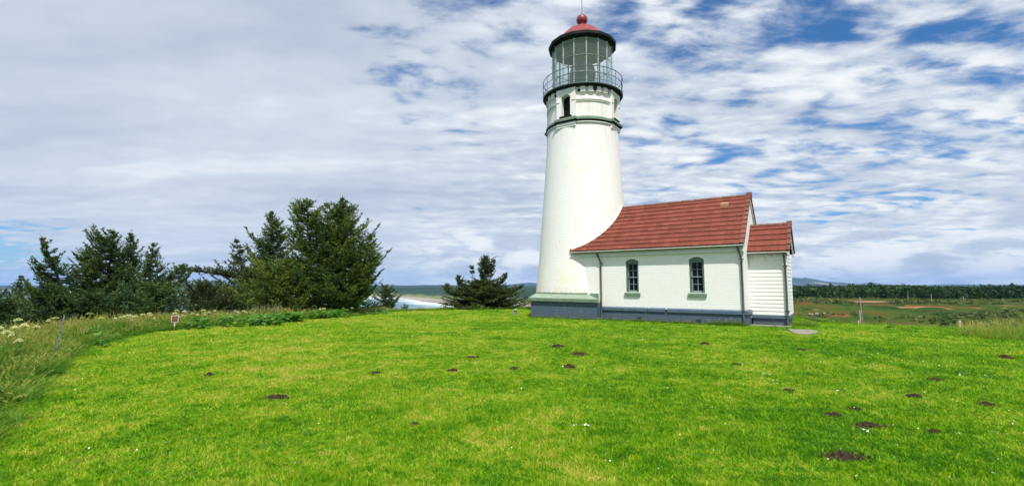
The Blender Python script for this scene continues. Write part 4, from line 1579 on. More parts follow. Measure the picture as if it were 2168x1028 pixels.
# ------------------------------------------------------------------ molehills
MOLE = [(1182, 736, 17, 6, 'dark fresh molehill nearest the two house windows, left of another'), (1227, 750, 22, 4, 'scraped flat molehill just right of the dark fresh one'),
        (1205, 779, 14, 5, 'small round molehill below the pair in front of the tower'), (1089, 782, 17, 3, 'thin low mole scrape in mid lawn left of the tower line'),
        (957, 785, 20, 3, 'brown mole scrape in mid lawn between scattered mounds'), (999, 757, 24, 3, 'long faint brown mole scrape in mid lawn, farther one'),
        (442, 796, 11, 4, 'lone small dark molehill at left of the lawn'), (584, 843, 34, 5, 'wide low brown molehill on the left lawn'),
        (1492, 729, 11, 3, 'small dark molehill in front of the second house window'), (1790, 971, 52, 14, 'largest bare soil patch in the lawn, nearest the camera at right'),
        (1842, 906, 42, 8, 'long curved bare soil strip beyond the largest soil patch'), (1985, 805, 22, 4, 'dark molehill on the right lawn halfway to the edge'),
        (2053, 702, 11, 2.5, 'black molehill at the far lawn crest on the right'), (1883, 693, 8, 2, 'tiny dark molehill on the far crest right of the posts'),
        (1560, 772, 14, 3, 'faint small mole scrape in front of the porch'), (1672, 828, 16, 4, 'faint brown mole scrape in lower right lawn'),
        (1976, 918, 22, 4, 'small reddish soil scrape in lower right lawn'), (1938, 840, 22, 4, 'narrow dark mole scrape between two mounds at right'),
        (2090, 858, 22, 6, 'grey brown soil scrape near the right edge of the lawn'), (2127, 758, 15, 3, 'dark flat molehill close to the pale grass clump'),
        (1810, 868, 24, 4, 'dark soil strip behind the long curved one'), (1700, 741, 16, 3, 'faint grey mole scrape beyond the path end'),
        (880, 900, 16, 4, 'tan bare spot on the near left lawn'), (1765, 880, 20, 5, 'rough dark soil scrape left of the curved strip'),
        (795, 791, 20, 3, 'brownish mole scrape on the left centre lawn')]
MOLE_XY = []
for i, (px, py, wpx, hpx, lb) in enumerate(MOLE):
    x, y = ground_at(px, py)
    xe, _ = ground_at(px + wpx, py)
    _, yn = ground_at(px, py + hpx)
    a = max(abs(xe - x) * (0.9 if i in (0, 1, 2, 6, 7, 8, 9, 10, 12, 19) else 0.68), 0.05)
    b = max(abs(yn - y) * 0.8, a * 0.42)
    b = min(b, a * 1.1)
    MOLE_XY.append((x, y, a, b))
    hh = (0.045 + a * 0.12) if i in (0, 2, 6, 8, 12, 13, 19) else (0.03 if i in (7, 1, 10, 17) else 0.016)
    n, k = 22, 7
    V, F = [], []
    for r_ in range(k + 1):
        f = r_ / k
        for j in range(n):
            th = math.tau * j / n
            e = 1 + 0.22 * math.sin(3 * th + i) + 0.16 * math.sin(5 * th + 2 * i) + rr.uniform(-0.08, 0.08)
            X, Y = x + a * f * e * math.cos(th), y + b * f * e * math.sin(th)
            z = H1(X, Y) + hh * (1 - f ** 2) * (0.75 + 0.5 * rr.random()) + 0.008 * (1 - f) - (0.02 if r_ == k else 0) + 0.012 * rr.random() * (f < .9)
            V.append((X, Y, z))
    for r_ in range(k):
        for j in range(n):
            F.append((r_ * n + j, (r_ + 1) * n + j, (r_ + 1) * n + (j + 1) % n, r_ * n + (j + 1) % n))
    m = MB()
    m.add(V, F)
    # crumbs of earth
    for c in range(60):
        th, f = rr.uniform(0, math.tau), rr.uniform(0.1, 1.05)
        X, Y = x + a * f * math.cos(th), y + b * f * math.sin(th)
        s = rr.uniform(0.005, 0.024) * (1 + a)
        z = H1(X, Y) + hh * max(0, 1 - f * f) + s * 0.6
        m.add([(X - s, Y, z), (X, Y - s, z), (X + s, Y, z), (X, Y + s, z), (X, Y, z + s), (X, Y, z - s)], [(0, 1, 4), (1, 2, 4), (2, 3, 4), (3, 0, 4), (1, 0, 5), (2, 1, 5), (3, 2, 5), (0, 3, 5)])
    tag(m.build('molehill', 'soil', None, smooth=True), lb, 'molehill', 'molehills and soil scrapes in the lawn')


# ------------------------------------------------------------------ scatter through geometry nodes
def scatter(name, pts, scl, rotz, tilt, idx, protos, label):
    coll = bpy.data.collections.new(name + '_kinds')
    for p in protos:
        coll.objects.link(p)
    me = bpy.data.meshes.new(name)
    n = len(pts)
    me.vertices.add(n)
    me.vertices.foreach_set('co', np.ascontiguousarray(pts, dtype=np.float32).ravel())
    for an, typ, arr in (('scl', 'FLOAT_VECTOR', scl), ('rot', 'FLOAT_VECTOR', np.stack([tilt[:, 0], tilt[:, 1], rotz], 1)), ('kind', 'INT', idx)):
        at = me.attributes.new(an, typ, 'POINT')
        if typ == 'FLOAT_VECTOR':
            at.data.foreach_set('vector', np.ascontiguousarray(arr, dtype=np.float32).ravel())
        else:
            at.data.foreach_set('value', np.ascontiguousarray(arr, dtype=np.int32))
    o = link(name, me, None)
    ng = bpy.data.node_groups.new(name, 'GeometryNodeTree')
    ng.interface.new_socket('Geometry', in_out='INPUT', socket_type='NodeSocketGeometry')
    ng.interface.new_socket('Geometry', in_out='OUTPUT', socket_type='NodeSocketGeometry')
    N, Lk = ng.nodes, ng.links
    gi, go = N.new('NodeGroupInput'), N.new('NodeGroupOutput')
    ci = N.new('GeometryNodeCollectionInfo')
    ci.inputs['Collection'].default_value = coll
    ci.inputs['Separate Children'].default_value = True
    ci.inputs['Reset Children'].default_value = True
    ip = N.new('GeometryNodeInstanceOnPoints')
    ip.inputs['Pick Instance'].default_value = True
    Lk.new(gi.outputs[0], ip.inputs['Points'])
    Lk.new(ci.outputs[0], ip.inputs['Instance'])

    def att(nm, typ):
        a = N.new('GeometryNodeInputNamedAttribute')
        a.data_type = typ
        a.inputs['Name'].default_value = nm
        return a.outputs['Attribute']
    Lk.new(att('kind', 'INT'), ip.inputs['Instance Index'])
    er = N.new('FunctionNodeEulerToRotation')
    Lk.new(att('rot', 'FLOAT_VECTOR'), er.inputs[0])
    Lk.new(er.outputs[0], ip.inputs['Rotation'])
    Lk.new(att('scl', 'FLOAT_VECTOR'), ip.inputs['Scale'])
    Lk.new(ip.outputs[0], go.inputs[0])
    md = o.modifiers.new('scatter', 'NODES')
    md.node_group = ng
    tag(o, label, None, None, 'stuff')
    return o


def proto(name, V, F, tint, m):
    me = np_mesh(name, V, F, tint)
    me.materials.append(MATS[m])
    return bpy.data.objects.new(name, me)


def blade_tuft(seed, n, spread, h0, h1, w, bend, tint_amp=1.0, seg=2):
    """tuft of curved tapering blades"""
    r = np.random.default_rng(seed)
    V, F, T = [], [], []
    for i in range(n):
        a = r.uniform(0, math.tau)
        rad = spread * math.sqrt(r.random())
        bx, by = rad * math.cos(a), rad * math.sin(a)
        h = r.uniform(h0, h1)
        da = r.uniform(0, math.tau)
        lean = bend * r.uniform(0.2, 1.0) * h
        fa = r.uniform(0, math.tau)
        wx, wy = math.cos(fa) * w * r.uniform(.7, 1.3), math.sin(fa) * w
        k = len(V)
        tt = r.random()
        for s in range(seg):
            f = s / seg
            lx, ly = lean * f ** 1.7 * math.cos(da), lean * f ** 1.7 * math.sin(da)
            ww = (1 - f * 0.45)
            z = h * f * (1 - 0.12 * f * bend)
            V.append((bx + lx - wx * ww, by + ly - wy * ww, z))
            V.append((bx + lx + wx * ww, by + ly + wy * ww, z))
            T += [tt, tt]
        V.append((bx + lean * math.cos(da), by + lean * math.sin(da), h * (1 - 0.12 * bend)))
        T.append(tt)
        for s in range(seg - 1):
            F.append((k + 2 * s, k + 2 * s + 1, k + 2 * s + 3))
            F.append((k + 2 * s, k + 2 * s + 3, k + 2 * s + 2))
        F.append((k + 2 * seg - 2, k + 2 * seg - 1, k + 2 * seg))
    return np.array(V), np.array(F), np.array(T)


# mown lawn blades ---------------------------------------------------
protos = []
for k in range(6):
    V, F, T = blade_tuft(20 + k, 18, 0.06, 0.018, 0.046, 0.0032, 1.0)
    protos.append(proto('lawn_tuft_%s' % 'abcdef'[k], V, F, T, 'grass_blades'))
NPT = 170000
u = rng.random(NPT)
rad = 3.0 * (37.0 / 3.0) ** (u ** 0.86)
az = np.radians(rng.uniform(-58, 57, NPT))
X, Y = rad * np.sin(az), rad * np.cos(az)
th = np.arctan2(Y - C0[1], X - C0[0])
ins = np.hypot(X - C0[0], Y - C0[1]) < rho(th) + 0.25
for (mx, my, a, b) in MOLE_XY:
    ins &= ((X - mx) / (a * 0.95)) ** 2 + ((Y - my) / (b * 0.95)) ** 2 > rng.uniform(0.25, 1.1, NPT)
# keep out of buildings
q = np.stack([X - A0.x, Y - A0.y], 1)
uu = q @ np.array([Ud.x, Ud.y])
vv = q @ np.array([Vd.x, Vd.y])
ins &= ~((uu > -8.3) & (uu < 0.03) & (vv > 0.0) & (vv < HW))
ins &= ~((uu > -0.1) & (uu < LP + 0.0) & (vv > VP - 0.05) & (vv < HW - VP))
ins &= ~((uu > 0.06) & (uu < 1.54) & (vv > 0.42) & (vv < VP))
ins &= np.hypot(uu - TU, vv - TV) > 2.85
pin = ((X > 9.95) & (X < 11.35) & (Y > 16.2) & (Y < 18.1) & ((X - 9.7) * 1.45 + 15.9 - Y > -2) & (Y > 15.9 + (X - 10.1) * 1.3) & (rng.random(NPT) < 0.93))
ins &= ~pin
thin = fbm(X, Y, 2.1, 11.0, 4) + 0.6 * fbm(X, Y, 0.5, 3.0, 3)
ins &= ~((thin > 0.52) & (rng.random(NPT) < 0.62))
X, Y, rad = X[ins], Y[ins], rad[ins]
n = len(X)
s = (1.0 + np.clip(rad - 5, 0, 30) * 0.075) * rng.uniform(0.75, 1.25, n)
cl = np.clip(1 + 0.55 * fbm(X, Y, 1.3, 4.0, 4) + 0.25 * fbm(X, Y, 4.0, 9.0, 3), 0.4, 1.9)
hz = rng.uniform(0.7, 1.25, n) * cl / (1 + np.clip(rad - 5, 0, 30) * 0.035)
pts = np.stack([X, Y, height(X, Y) - 0.004], 1)
scatter('lawn_grass', pts, np.stack([s, s, s * hz], 1), rng.uniform(0, math.tau, n), rng.normal(0, 0.10, (n, 2)), rng.integers(0, 6, n), protos, 'short mown grass blades covering the lawn')

# daisies -------------------------------------------------------------
protos = []
for k in range(3):
    V, F = [], []
    nn = 8
    V.append((0, 0, 0.042))
    for j in range(nn):
        V.append((0.010 * math.cos(j * math.tau / nn), 0.010 * math.sin(j * math.tau / nn), 0.040 + 0.003 * (j % 2)))
    F = [(0, 1 + j, 1 + (j + 1) % nn) for j in range(nn)]
    protos.append(proto('daisy_%s' % 'abc'[k], np.array(V), np.array(F), np.zeros(len(V)), 'daisy_white'))
P = []
for c in range(170):
    px, py = rng.uniform(60, 2140), 668 + 350 * rng.random() ** 2.4
    if rng.random() < 0.5:
        px = rng.uniform(1150, 2140)
    x, y = ground_at(px, py)
    for k in range(rng.integers(1, 6 if py < 800 else 3)):
        P.append((x + rng.normal(0, 0.22), y + rng.normal(0, 0.22)))
for px, py in ((1213, 909), (1219, 907), (1240, 908), (1245, 909), (1242, 906), (1237, 909), (1190, 780), (1833, 920), (1838, 922), (1826, 917)):
    x, y = ground_at(px, py)
    P.append((x, y))
    P.append((x + 0.012, y + 0.01))
P = np.array(P)
th = np.arctan2(P[:, 1] - C0[1], P[:, 0] - C0[0])
ok = np.hypot(P[:, 0] - C0[0], P[:, 1] - C0[1]) < rho(th) - 0.2
q = np.stack([P[:, 0] - A0.x, P[:, 1] - A0.y], 1)
uu, vv = q @ np.array([Ud.x, Ud.y]), q @ np.array([Vd.x, Vd.y])
ok &= ~((uu > -12) & (uu < LP + .2) & (vv > -0.9) & (vv < HW + 1))
P = P[ok]
n = len(P)
dist = np.hypot(P[:, 0], P[:, 1])
s = rng.uniform(0.6, 1.1, n) * (0.62 + dist * 0.045)
s[-14:] *= 1.6
hz = 1.0 / s * rng.uniform(1.0, 1.3, n)
scatter('daisies', np.stack([P[:, 0], P[:, 1], height(P[:, 0], P[:, 1])], 1), np.stack([s, s, s * hz], 1), rng.uniform(0, 6, n), rng.normal(0, 0.25, (n, 2)), rng.integers(0, 3, n), protos, 'tiny white daisies dotted through the lawn')


# tall grass ---------------------------------------------------------
def tall_tuft(seed, nb, ns, h, spread):
    V, F, T = blade_tuft(seed, nb, spread, h * 0.45, h * 0.9, 0.0055, 0.75, seg=4)
    T = T * 0.62
    r = np.random.default_rng(seed + 99)
    VV, FF, TT = [V], [F], [T]
    k = len(V)
    for i in range(ns):
        a, rad_ = r.uniform(0, math.tau), spread * math.sqrt(r.random())
        bx, by = rad_ * math.cos(a), rad_ * math.sin(a)
        hh = h * r.uniform(0.8, 1.12)
        la, lean = r.uniform(0, math.tau), r.uniform(0.05, 0.28) * hh
        vs, fs, ts = [], [], []
        for sgm in range(5):
            f = sgm / 4
            x, y, z = bx + lean * f ** 2 * math.cos(la), by + lean * f ** 2 * math.sin(la), hh * f
            vs += [(x - 0.0022, y, z), (x + 0.0022, y, z)]
            ts += [0.75, 0.75]
        for sgm in range(4):
            fs += [(2 * sgm, 2 * sgm + 1, 2 * sgm + 3), (2 * sgm, 2 * sgm + 3, 2 * sgm + 2)]
        # seed head: small spikelets
        for q_ in range(16):
            f = r.uniform(0.80, 1.03)
            x, y, z = bx + lean * f ** 2 * math.cos(la), by + lean * f ** 2 * math.sin(la), hh * f
            ang = r.uniform(0, math.tau)
            o1 = r.uniform(0.004, 0.022) * (1.15 - abs(f - 0.9) * 4)
            j = len(vs)
            vs += [(x, y, z), (x + o1 * math.cos(ang) - 0.004, y + o1 * math.sin(ang), z + 0.012), (x + o1 * math.cos(ang) * 1.2 + 0.004, y + o1 * math.sin(ang) * 1.2, z + 0.030)]
            fs.append((j, j + 1, j + 2))
            ts += [1.15] * 3
        VV.append(np.array(vs))
        FF.append(np.array(fs) + k)
        TT.append(np.array(ts))
        k += len(vs)
    return np.concatenate(VV), np.concatenate(FF), np.concatenate(TT)


protos = []
for k in range(5):
    V, F, T = tall_tuft(60 + k, 46, (1, 7, 3, 9, 2)[k], 0.80, 0.17)
    T = T - (0.34, 0.20, 0.28, 0.10, 0.42)[k]
    protos.append(proto('tall_tuft_%s' % 'abcde'[k], V, F, T, 'tall_grass'))
V, F, T = blade_tuft(77, 60, 0.2, 0.12, 0.40, 0.007, 1.0, seg=3)
protos.append(proto('tall_tuft_f', V, F, T * 0.4 - 0.12, 'tall_grass'))


def band(n, a0, a1, d0, d1):
    """points in the strip outside the lawn edge, between camera azimuths a0..a1"""
    out = []
    while len(out) < n:
        th = rng.uniform(-math.pi, math.pi, n * 4)
        d = rng.uniform(d0, d1, n * 4)
        e = rho(th) + d
        x, y = C0[0] + e * np.cos(th), C0[1] + e * np.sin(th)
        az = np.degrees(np.arctan2(x, y))
        ok = (az > a0) & (az < a1) & (y > 0.3)
        out += list(zip(x[ok], y[ok], d[ok]))
    o = np.array(out[:n])
    return o


Pb = band(4300, -72, -15, -0.1, 4.6)
edge = np.array([max(0.0, 1.0) for _ in Pb])
hsc = np.interp(Pb[:, 2], [-0.1, 0.3, 0.9, 4.6], [0.35, 0.55, 0.9, 1.05]) * (1 + 0.25 * fbm(Pb[:, 0], Pb[:, 1], 0.8, 3, 3))
azb = np.degrees(np.arctan2(Pb[:, 0], Pb[:, 1]))
hsc *= np.interp(azb, [-60, -25, -15], [0.95, 0.85, 0.45])
Pc = band(900, -15, 8, 0.0, 2.2)
hc = np.full(len(Pc), 0.28) * rng.uniform(0.6, 1.4, len(Pc))
Pr = band(900, 38, 58, 0.4, 5.0)
azr = np.degrees(np.arctan2(Pr[:, 0], Pr[:, 1]))
hr = np.interp(Pr[:, 2], [0.4, 1.5, 5.0], [0.1, 0.2, 0.35]) * rng.uniform(0.5, 1.2, len(Pr)) * np.interp(azr, [40, 44, 50], [0.5, 1.0, 1.6])
Pl = band(160, 27, 38, 1.5, 4.0)
hl = rng.uniform(0.12, 0.2, len(Pl))
Pall = np.concatenate([Pb, Pc, Pr, Pl])
hall = np.clip(np.concatenate([hsc, hc, hr, hl]), 0.12, 1.4) * rng.uniform(0.8, 1.15, len(Pb) + len(Pc) + len(Pr) + len(Pl))
n = len(Pall)
sx = rng.uniform(0.9, 1.4, n)
sx[:len(Pb)] *= 1.0
kind = rng.integers(0, 5, n)
kind[rng.random(n) < 0.25] = 5
patch = fbm(Pall[:, 0], Pall[:, 1], 0.9, 7, 3)
kind[(patch > 0.15) & (rng.random(n) < 0.7)] = 4
kind[(patch < -0.25) & (rng.random(n) < 0.6)] = 3
scatter('tall_grass', np.stack([Pall[:, 0], Pall[:, 1], height(Pall[:, 0], Pall[:, 1]) - 0.02], 1), np.stack([sx, sx, hall * 1.0], 1), rng.uniform(0, 6.28, n), rng.normal(0, 0.14, (n, 2)), kind, protos,
        'tall wild seeding grass in green and tan bordering the lawn')
# low weeds at the foot of the walls
wp, ws = [], []
for k in range(240):
    t_ = rng.random()
    if k % 3 == 0:
        x_, y_ = -10.2 + 4.0 * t_, -0.68 - rng.random() * 0.12
    else:
        x_, y_ = -6.4 + 6.4 * t_, -0.12 - rng.random() * 0.12
    p_ = A0 + Ud * x_ + Vd * y_
    wp.append((p_.x, p_.y, -0.01))
    ws.append(rng.uniform(0.10, 0.26) if (not -1.6 < x_ < -0.1) else rng.uniform(0.22, 0.38))
for k in range(60):
    p_ = A0 + Ud * (LP + 0.1 + rng.random() * 0.8) + Vd * (VP + rng.uniform(-0.1, 1.8))
    wp.append((p_.x, p_.y, -0.01))
    ws.append(rng.uniform(0.12, 0.3))
wp = np.array(wp)
ws = np.array(ws)
n = len(wp)
scatter('wall_weeds', wp, np.stack([ws * 2.2, ws * 2.2, ws], 1), rng.uniform(0, 6.28, n), rng.normal(0, .1, (n, 2)), rng.integers(0, 6, n), [o.copy() for o in protos], 'uncut grass and weeds along the foot of the walls')

# pale feathery clump at the right edge
x, y = 16.5, 14.9
V, F, T = [], [], []
k = 0
for i in range(70):
    v, f, t_ = tall_tuft(300 + i % 7, 30, 6, 0.72, 0.16)
    a, rr_ = rng.uniform(0, math.tau), math.sqrt(rng.random())
    ox, oy = 1.5 * rr_ * math.cos(a), 1.9 * rr_ * math.sin(a)
    sc_ = (1.15 - 0.55 * rr_)
    c, s = math.cos(a), math.sin(a)
    vx = np.stack([v[:, 0] * c - v[:, 1] * s + ox, v[:, 0] * s + v[:, 1] * c + oy, v[:, 2] * sc_], 1)
    V.append(vx)
    F.append(f + k)
    T.append(t_ * 0.7 + 0.22)
    k += len(v)
me = np_mesh('grass_clump', np.concatenate(V), np.concatenate(F), np.concatenate(T))
gc = link('grass_clump', me, 'tall_grass', None, (x, y, H1(x, y) - 0.05))
tag(gc, 'pale feathery clump of seeding grass at the right edge of the lawn', 'grass clump')


# ------------------------------------------------------------------ cow parsnip
def lobed_leaf(V, F, T, c, size, az, tilt, r):
    n = 11
    k = len(V)
    ca, sa = math.cos(az), math.sin(az)
    V.append((c[0], c[1], c[2]))
    T.append(r.random())
    tt = r.random()
    for j in range(n):
        a = -2.2 + 4.4 * j / (n - 1)
        rad_ = size * (1.0 if j % 2 == 0 else 0.58) * (1 - 0.12 * abs(a))
        lx, ly = rad_ * math.cos(a) + size * 0.25, rad_ * math.sin(a)
        z = -tilt * rad_ * (0.6 + 0.4 * math.cos(a)) + 0.05 * size * math.sin(a * 5)
        V.append((c[0] + lx * ca - ly * sa, c[1] + lx * sa + ly * ca, c[2] + z))
        T.append(tt)
    for j in range(n - 1):
        F.append((k, k + 1 + j, k + 2 + j))


def cow_parsnip(px, py, D, heads, label, leaf=1.0):
    x, y = at_px(px, D)
    g = H1(x, y)
    r = random.Random(int(px * 7 + py))
    o = empty('cow_parsnip', (x, y, g), r.uniform(0, 6), label, 'plant', 'cow parsnip plants in the grass border')
    top = EYE + (602.4 - py) / FPX * D - g
    top = min(max(top, 0.35), 1.9)
    stems = MB()
    for h in range(heads):
        a = r.uniform(0, math.tau)
        ht = top * (1.0 if h == 0 else r.uniform(0.72, 0.97))
        sp = 0.0 if h == 0 else r.uniform(0.12, 0.34)
        tip = Vector((sp * math.cos(a), sp * math.sin(a), ht))
        stems.tube([(0, 0, -0.1), (tip.x * 0.3, tip.y * 0.3, ht * 0.5), tip], [0.014, 0.010, 0.006], 5)
        V, F, T = [], [], []
        rad_ = r.uniform(0.065, 0.10) * (1 if h == 0 else 0.75)
        for q_ in range(60):
            f = math.sqrt(r.random())
            aa = r.uniform(0, math.tau)
            cx, cy = tip.x + rad_ * f * math.cos(aa), tip.y + rad_ * f * math.sin(aa)
            cz = ht + 0.055 * (1 - f * f) + r.uniform(-0.01, 0.01)
            s = r.uniform(0.010, 0.02)
            k = len(V)
            t0 = r.random()
            V += [(cx - s, cy - s * .4, cz), (cx + s, cy - s * .4, cz + r.uniform(-.006, .006)), (cx, cy + s, cz + r.uniform(-.006, .01)), (cx, cy, cz + s * .8)]
            F += [(k, k + 1, k + 2), (k, k + 1, k + 3), (k + 1, k + 2, k + 3)]
            T += [t0] * 4
        for q_ in range(10):
            aa = q_ * math.tau / 10
            stems.tube([tip - Vector((0, 0, 0.05)), (tip.x + rad_ * .7 * math.cos(aa), tip.y + rad_ * .7 * math.sin(aa), ht + 0.01)], 0.003, 3)
        me = np_mesh('flower_head', np.array(V), np.array(F), np.array(T))
        link('flower_head', me, 'umbel', o)
    stems.build('stem', 'stem_green', o)
    V, F, T = [], [], []
    for q_ in range(int(13 * leaf)):
        aa = r.uniform(0, math.tau)
        rr_ = r.uniform(0.05, 0.34)
        lobed_leaf(V, F, T, (rr_ * math.cos(aa), rr_ * math.sin(aa), r.uniform(0.15, 0.62) * min(top, 0.95)), r.uniform(0.09, 0.17), aa + r.uniform(-.4, .4), r.uniform(0.1, 0.7), r)
    link('leaves', np_mesh('leaves', np.array(V), np.array(F), np.array(T)), 'broad_leaf', o)


CP = [(50, 677, 12.5, 4, 'cow parsnip with the largest cream head, at far left of the border'), (62, 690, 11.5, 4, 'many headed cow parsnip just below the largest one at left'),
      (14, 695, 10.5, 3, 'cow parsnip closest to the left edge of the view'), (30, 703, 10.0, 2, 'low cow parsnip at bottom left of the flower group'), (128, 673, 14.5, 2, 'cow parsnip directly behind the leaning metal post'),
      (198, 664, 15.0, 1, 'cow parsnip with one bright white dome, right of the metal post'), (223, 673, 15.5, 1, 'small white headed cow parsnip right of the bright dome'),
      (283, 668, 17.5, 2, 'sparse cow parsnip between the bright dome and the brown sign'), (324, 664, 18.0, 4, 'tall cow parsnip just left of the brown sign'), (381, 657, 20.0, 2, 'faint cow parsnip just right of the brown sign'),
      (396, 659, 19.5, 2, 'cow parsnip with wide white head right of the sign'), (436, 657, 20.5, 4, 'cluster headed cow parsnip in the middle of the border'), (460, 658, 21.0, 2, 'creamy cow parsnip right of the cluster headed one'),
      (521, 658, 22.0, 3, 'cow parsnip with yellowish heads left of the dead stalks'), (541, 654, 23.0, 4, 'tall cow parsnip before the dead stalks'), (565, 671, 20.0, 1, 'low white headed cow parsnip at the lawn edge'),
      (574, 654, 22.0, 4, 'branching cow parsnip under the spruce, left one'), (608, 655, 22.5, 3, 'branching cow parsnip under the spruce, with drooping head'), (689, 653, 24.5, 2, 'white headed cow parsnip beside the big spruce trunk'),
      (730, 652, 26.0, 1, 'small cow parsnip right of the big spruce trunk'), (748, 652, 26.5, 1, 'rightmost small cow parsnip by the big spruce'), (1013, 656, 32.0, 2, 'far cow parsnip in front of the lone wind shaped spruce'),
      (815, 652, 31.0, 2, 'far cow parsnip below the gap with the sea'), (935, 653, 32.0, 2, 'far cow parsnip at the left foot of the lone spruce')]
rq = random.Random(44)
_ord = ['first', 'second', 'third', 'fourth', 'fifth', 'sixth', 'seventh', 'eighth', 'ninth', 'tenth', 'eleventh', 'twelfth', 'thirteenth']


def _small_label(k, px_):
    nl = 5          # plants 0-4 stand left of the sign
    if k < nl:
        return 'small cream cow parsnip amid the weeds, %s small one left of the brown sign' % _ord[nl - 1 - k]
    return 'small cream cow parsnip amid the weeds, %s small one right of the brown sign' % _ord[k - nl]


for k in range(16):
    px_ = 255 + 24 * k + rq.uniform(-9, 9)
    D_ = np.interp(px_, [250, 450, 700], [17.5, 21.5, 26.0]) + rq.uniform(-0.6, 1.6)
    CP.append((px_, float(np.interp(px_, [250, 450, 700], [668, 659, 654])) + rq.uniform(0, 7), float(D_), rq.randint(1, 3), _small_label(k, px_)))
for c in CP:
    cow_parsnip(*c)
# broad leaved green growth along the border
V, F, T = [], [], []
r = random.Random(17)
for (px0, px1, D0, D1, n) in ((540, 600, 19.5, 21.5, 260), (590, 645, 21.5, 23, 300), (470, 540, 19, 20.5, 130), (640, 740, 24, 26, 260), (395, 450, 18.3, 19.5, 90), (740, 830, 27, 30, 130), (-60, 8, 6.6, 7.4, 24), (215, 235, 13, 14, 14), (880, 1110, 32.8, 34.5, 200), (1150, 1170, 30, 31, 4), (560, 640, 23.5, 25, 150)):
    for q_ in range(n):
        D = r.uniform(D0, D1)
        x, y = at_px(r.uniform(px0, px1), D)
        g = H1(x, y)
        big = 1.0 if D0 < 30 else 0.7
        lobed_leaf(V, F, T, (x, y, g + r.uniform(0.08, 0.5) * (1 if D0 < 26 else 0.55)), r.uniform(0.08, 0.18) * big, r.uniform(0, math.tau), r.uniform(0.2, 1.0), r)
bl = link('leafy_undergrowth', np_mesh('leafy_undergrowth', np.array(V), np.array(F), np.array(T)), 'broad_leaf')
tag(bl, 'bright green broad leaved undergrowth along the lawn border', None, None, 'stuff')
# dead tan stalks below the big spruce
m = MB()
for k in range(150):
    D = r.uniform(24.2, 25.6)
    x, y = at_px(r.uniform(525, 600), D)
    g = H1(x, y)
    h = r.uniform(0.5, 1.0)
    l = r.uniform(-0.2, 0.2)
    w = 0.004
    m.add([(x - w, y, g), (x + w, y, g), (x + l + w, y, g + h), (x + l - w, y, g + h)], [(0, 1, 2, 3)])
ds_ = m.build('dead_stalks', 'wood_post', None)
tag(ds_, 'dry tan dead stalks standing under the big spruce', None, None, 'stuff')


# ------------------------------------------------------------------ spruces
def needles_from_segments(P0, P1, rad0, rng_, dens=14.0, size=(0.020, 0.095), updroop=0.15):
    """P0,P1: twig segments (n,3). Returns triangles of needle sprays clothing each twig."""
    L = np.linalg.norm(P1 - P0, axis=1)
    cnt = np.maximum(1, (L * dens * rng_.uniform(0.8, 1.2, len(L))).astype(int))
    idx = np.repeat(np.arange(len(L)), cnt)
    n = len(idx)
    f = rng_.random(n)
    d = (P1 - P0) / np.maximum(L, 1e-6)[:, None]
    base = P0[idx] + (P1 - P0)[idx] * f[:, None]
    dd = d[idx]
    rv = rng_.normal(0, 1, (n, 3))
    side = np.cross(dd, rv)
    side /= np.maximum(np.linalg.norm(side, axis=1), 1e-6)[:, None]
    side[:, 2] = np.abs(side[:, 2]) * 0.55
    dirn = dd * rng_.uniform(0.5, 1.0, (n, 1)) + side * rng_.uniform(0.5, 1.0, (n, 1))
    dirn /= np.linalg.norm(dirn, axis=1)[:, None]
    ln = rng_.uniform(0.7, 1.35, (n, 1)) * size[1]
    wd = rng_.uniform(0.7, 1.3, (n, 1)) * size[0]
    w = np.cross(dirn, rng_.normal(0, 1, (n, 3)))
    w /= np.maximum(np.linalg.norm(w, axis=1), 1e-6)[:, None]
    a = base - w * wd * 0.6
    b = base + w * wd * 0.6
    m1 = base + dirn * ln * 0.55 + w * wd * 1.0
    tip = base + dirn * ln
    V = np.stack([a, b, m1, tip], 1).reshape(-1, 3)
    k = np.arange(n) * 4
    F = np.concatenate([np.stack([k, k + 1, k + 2], 1), np.stack([k, k + 2, k + 3], 1)])
    return V, F, idx, f


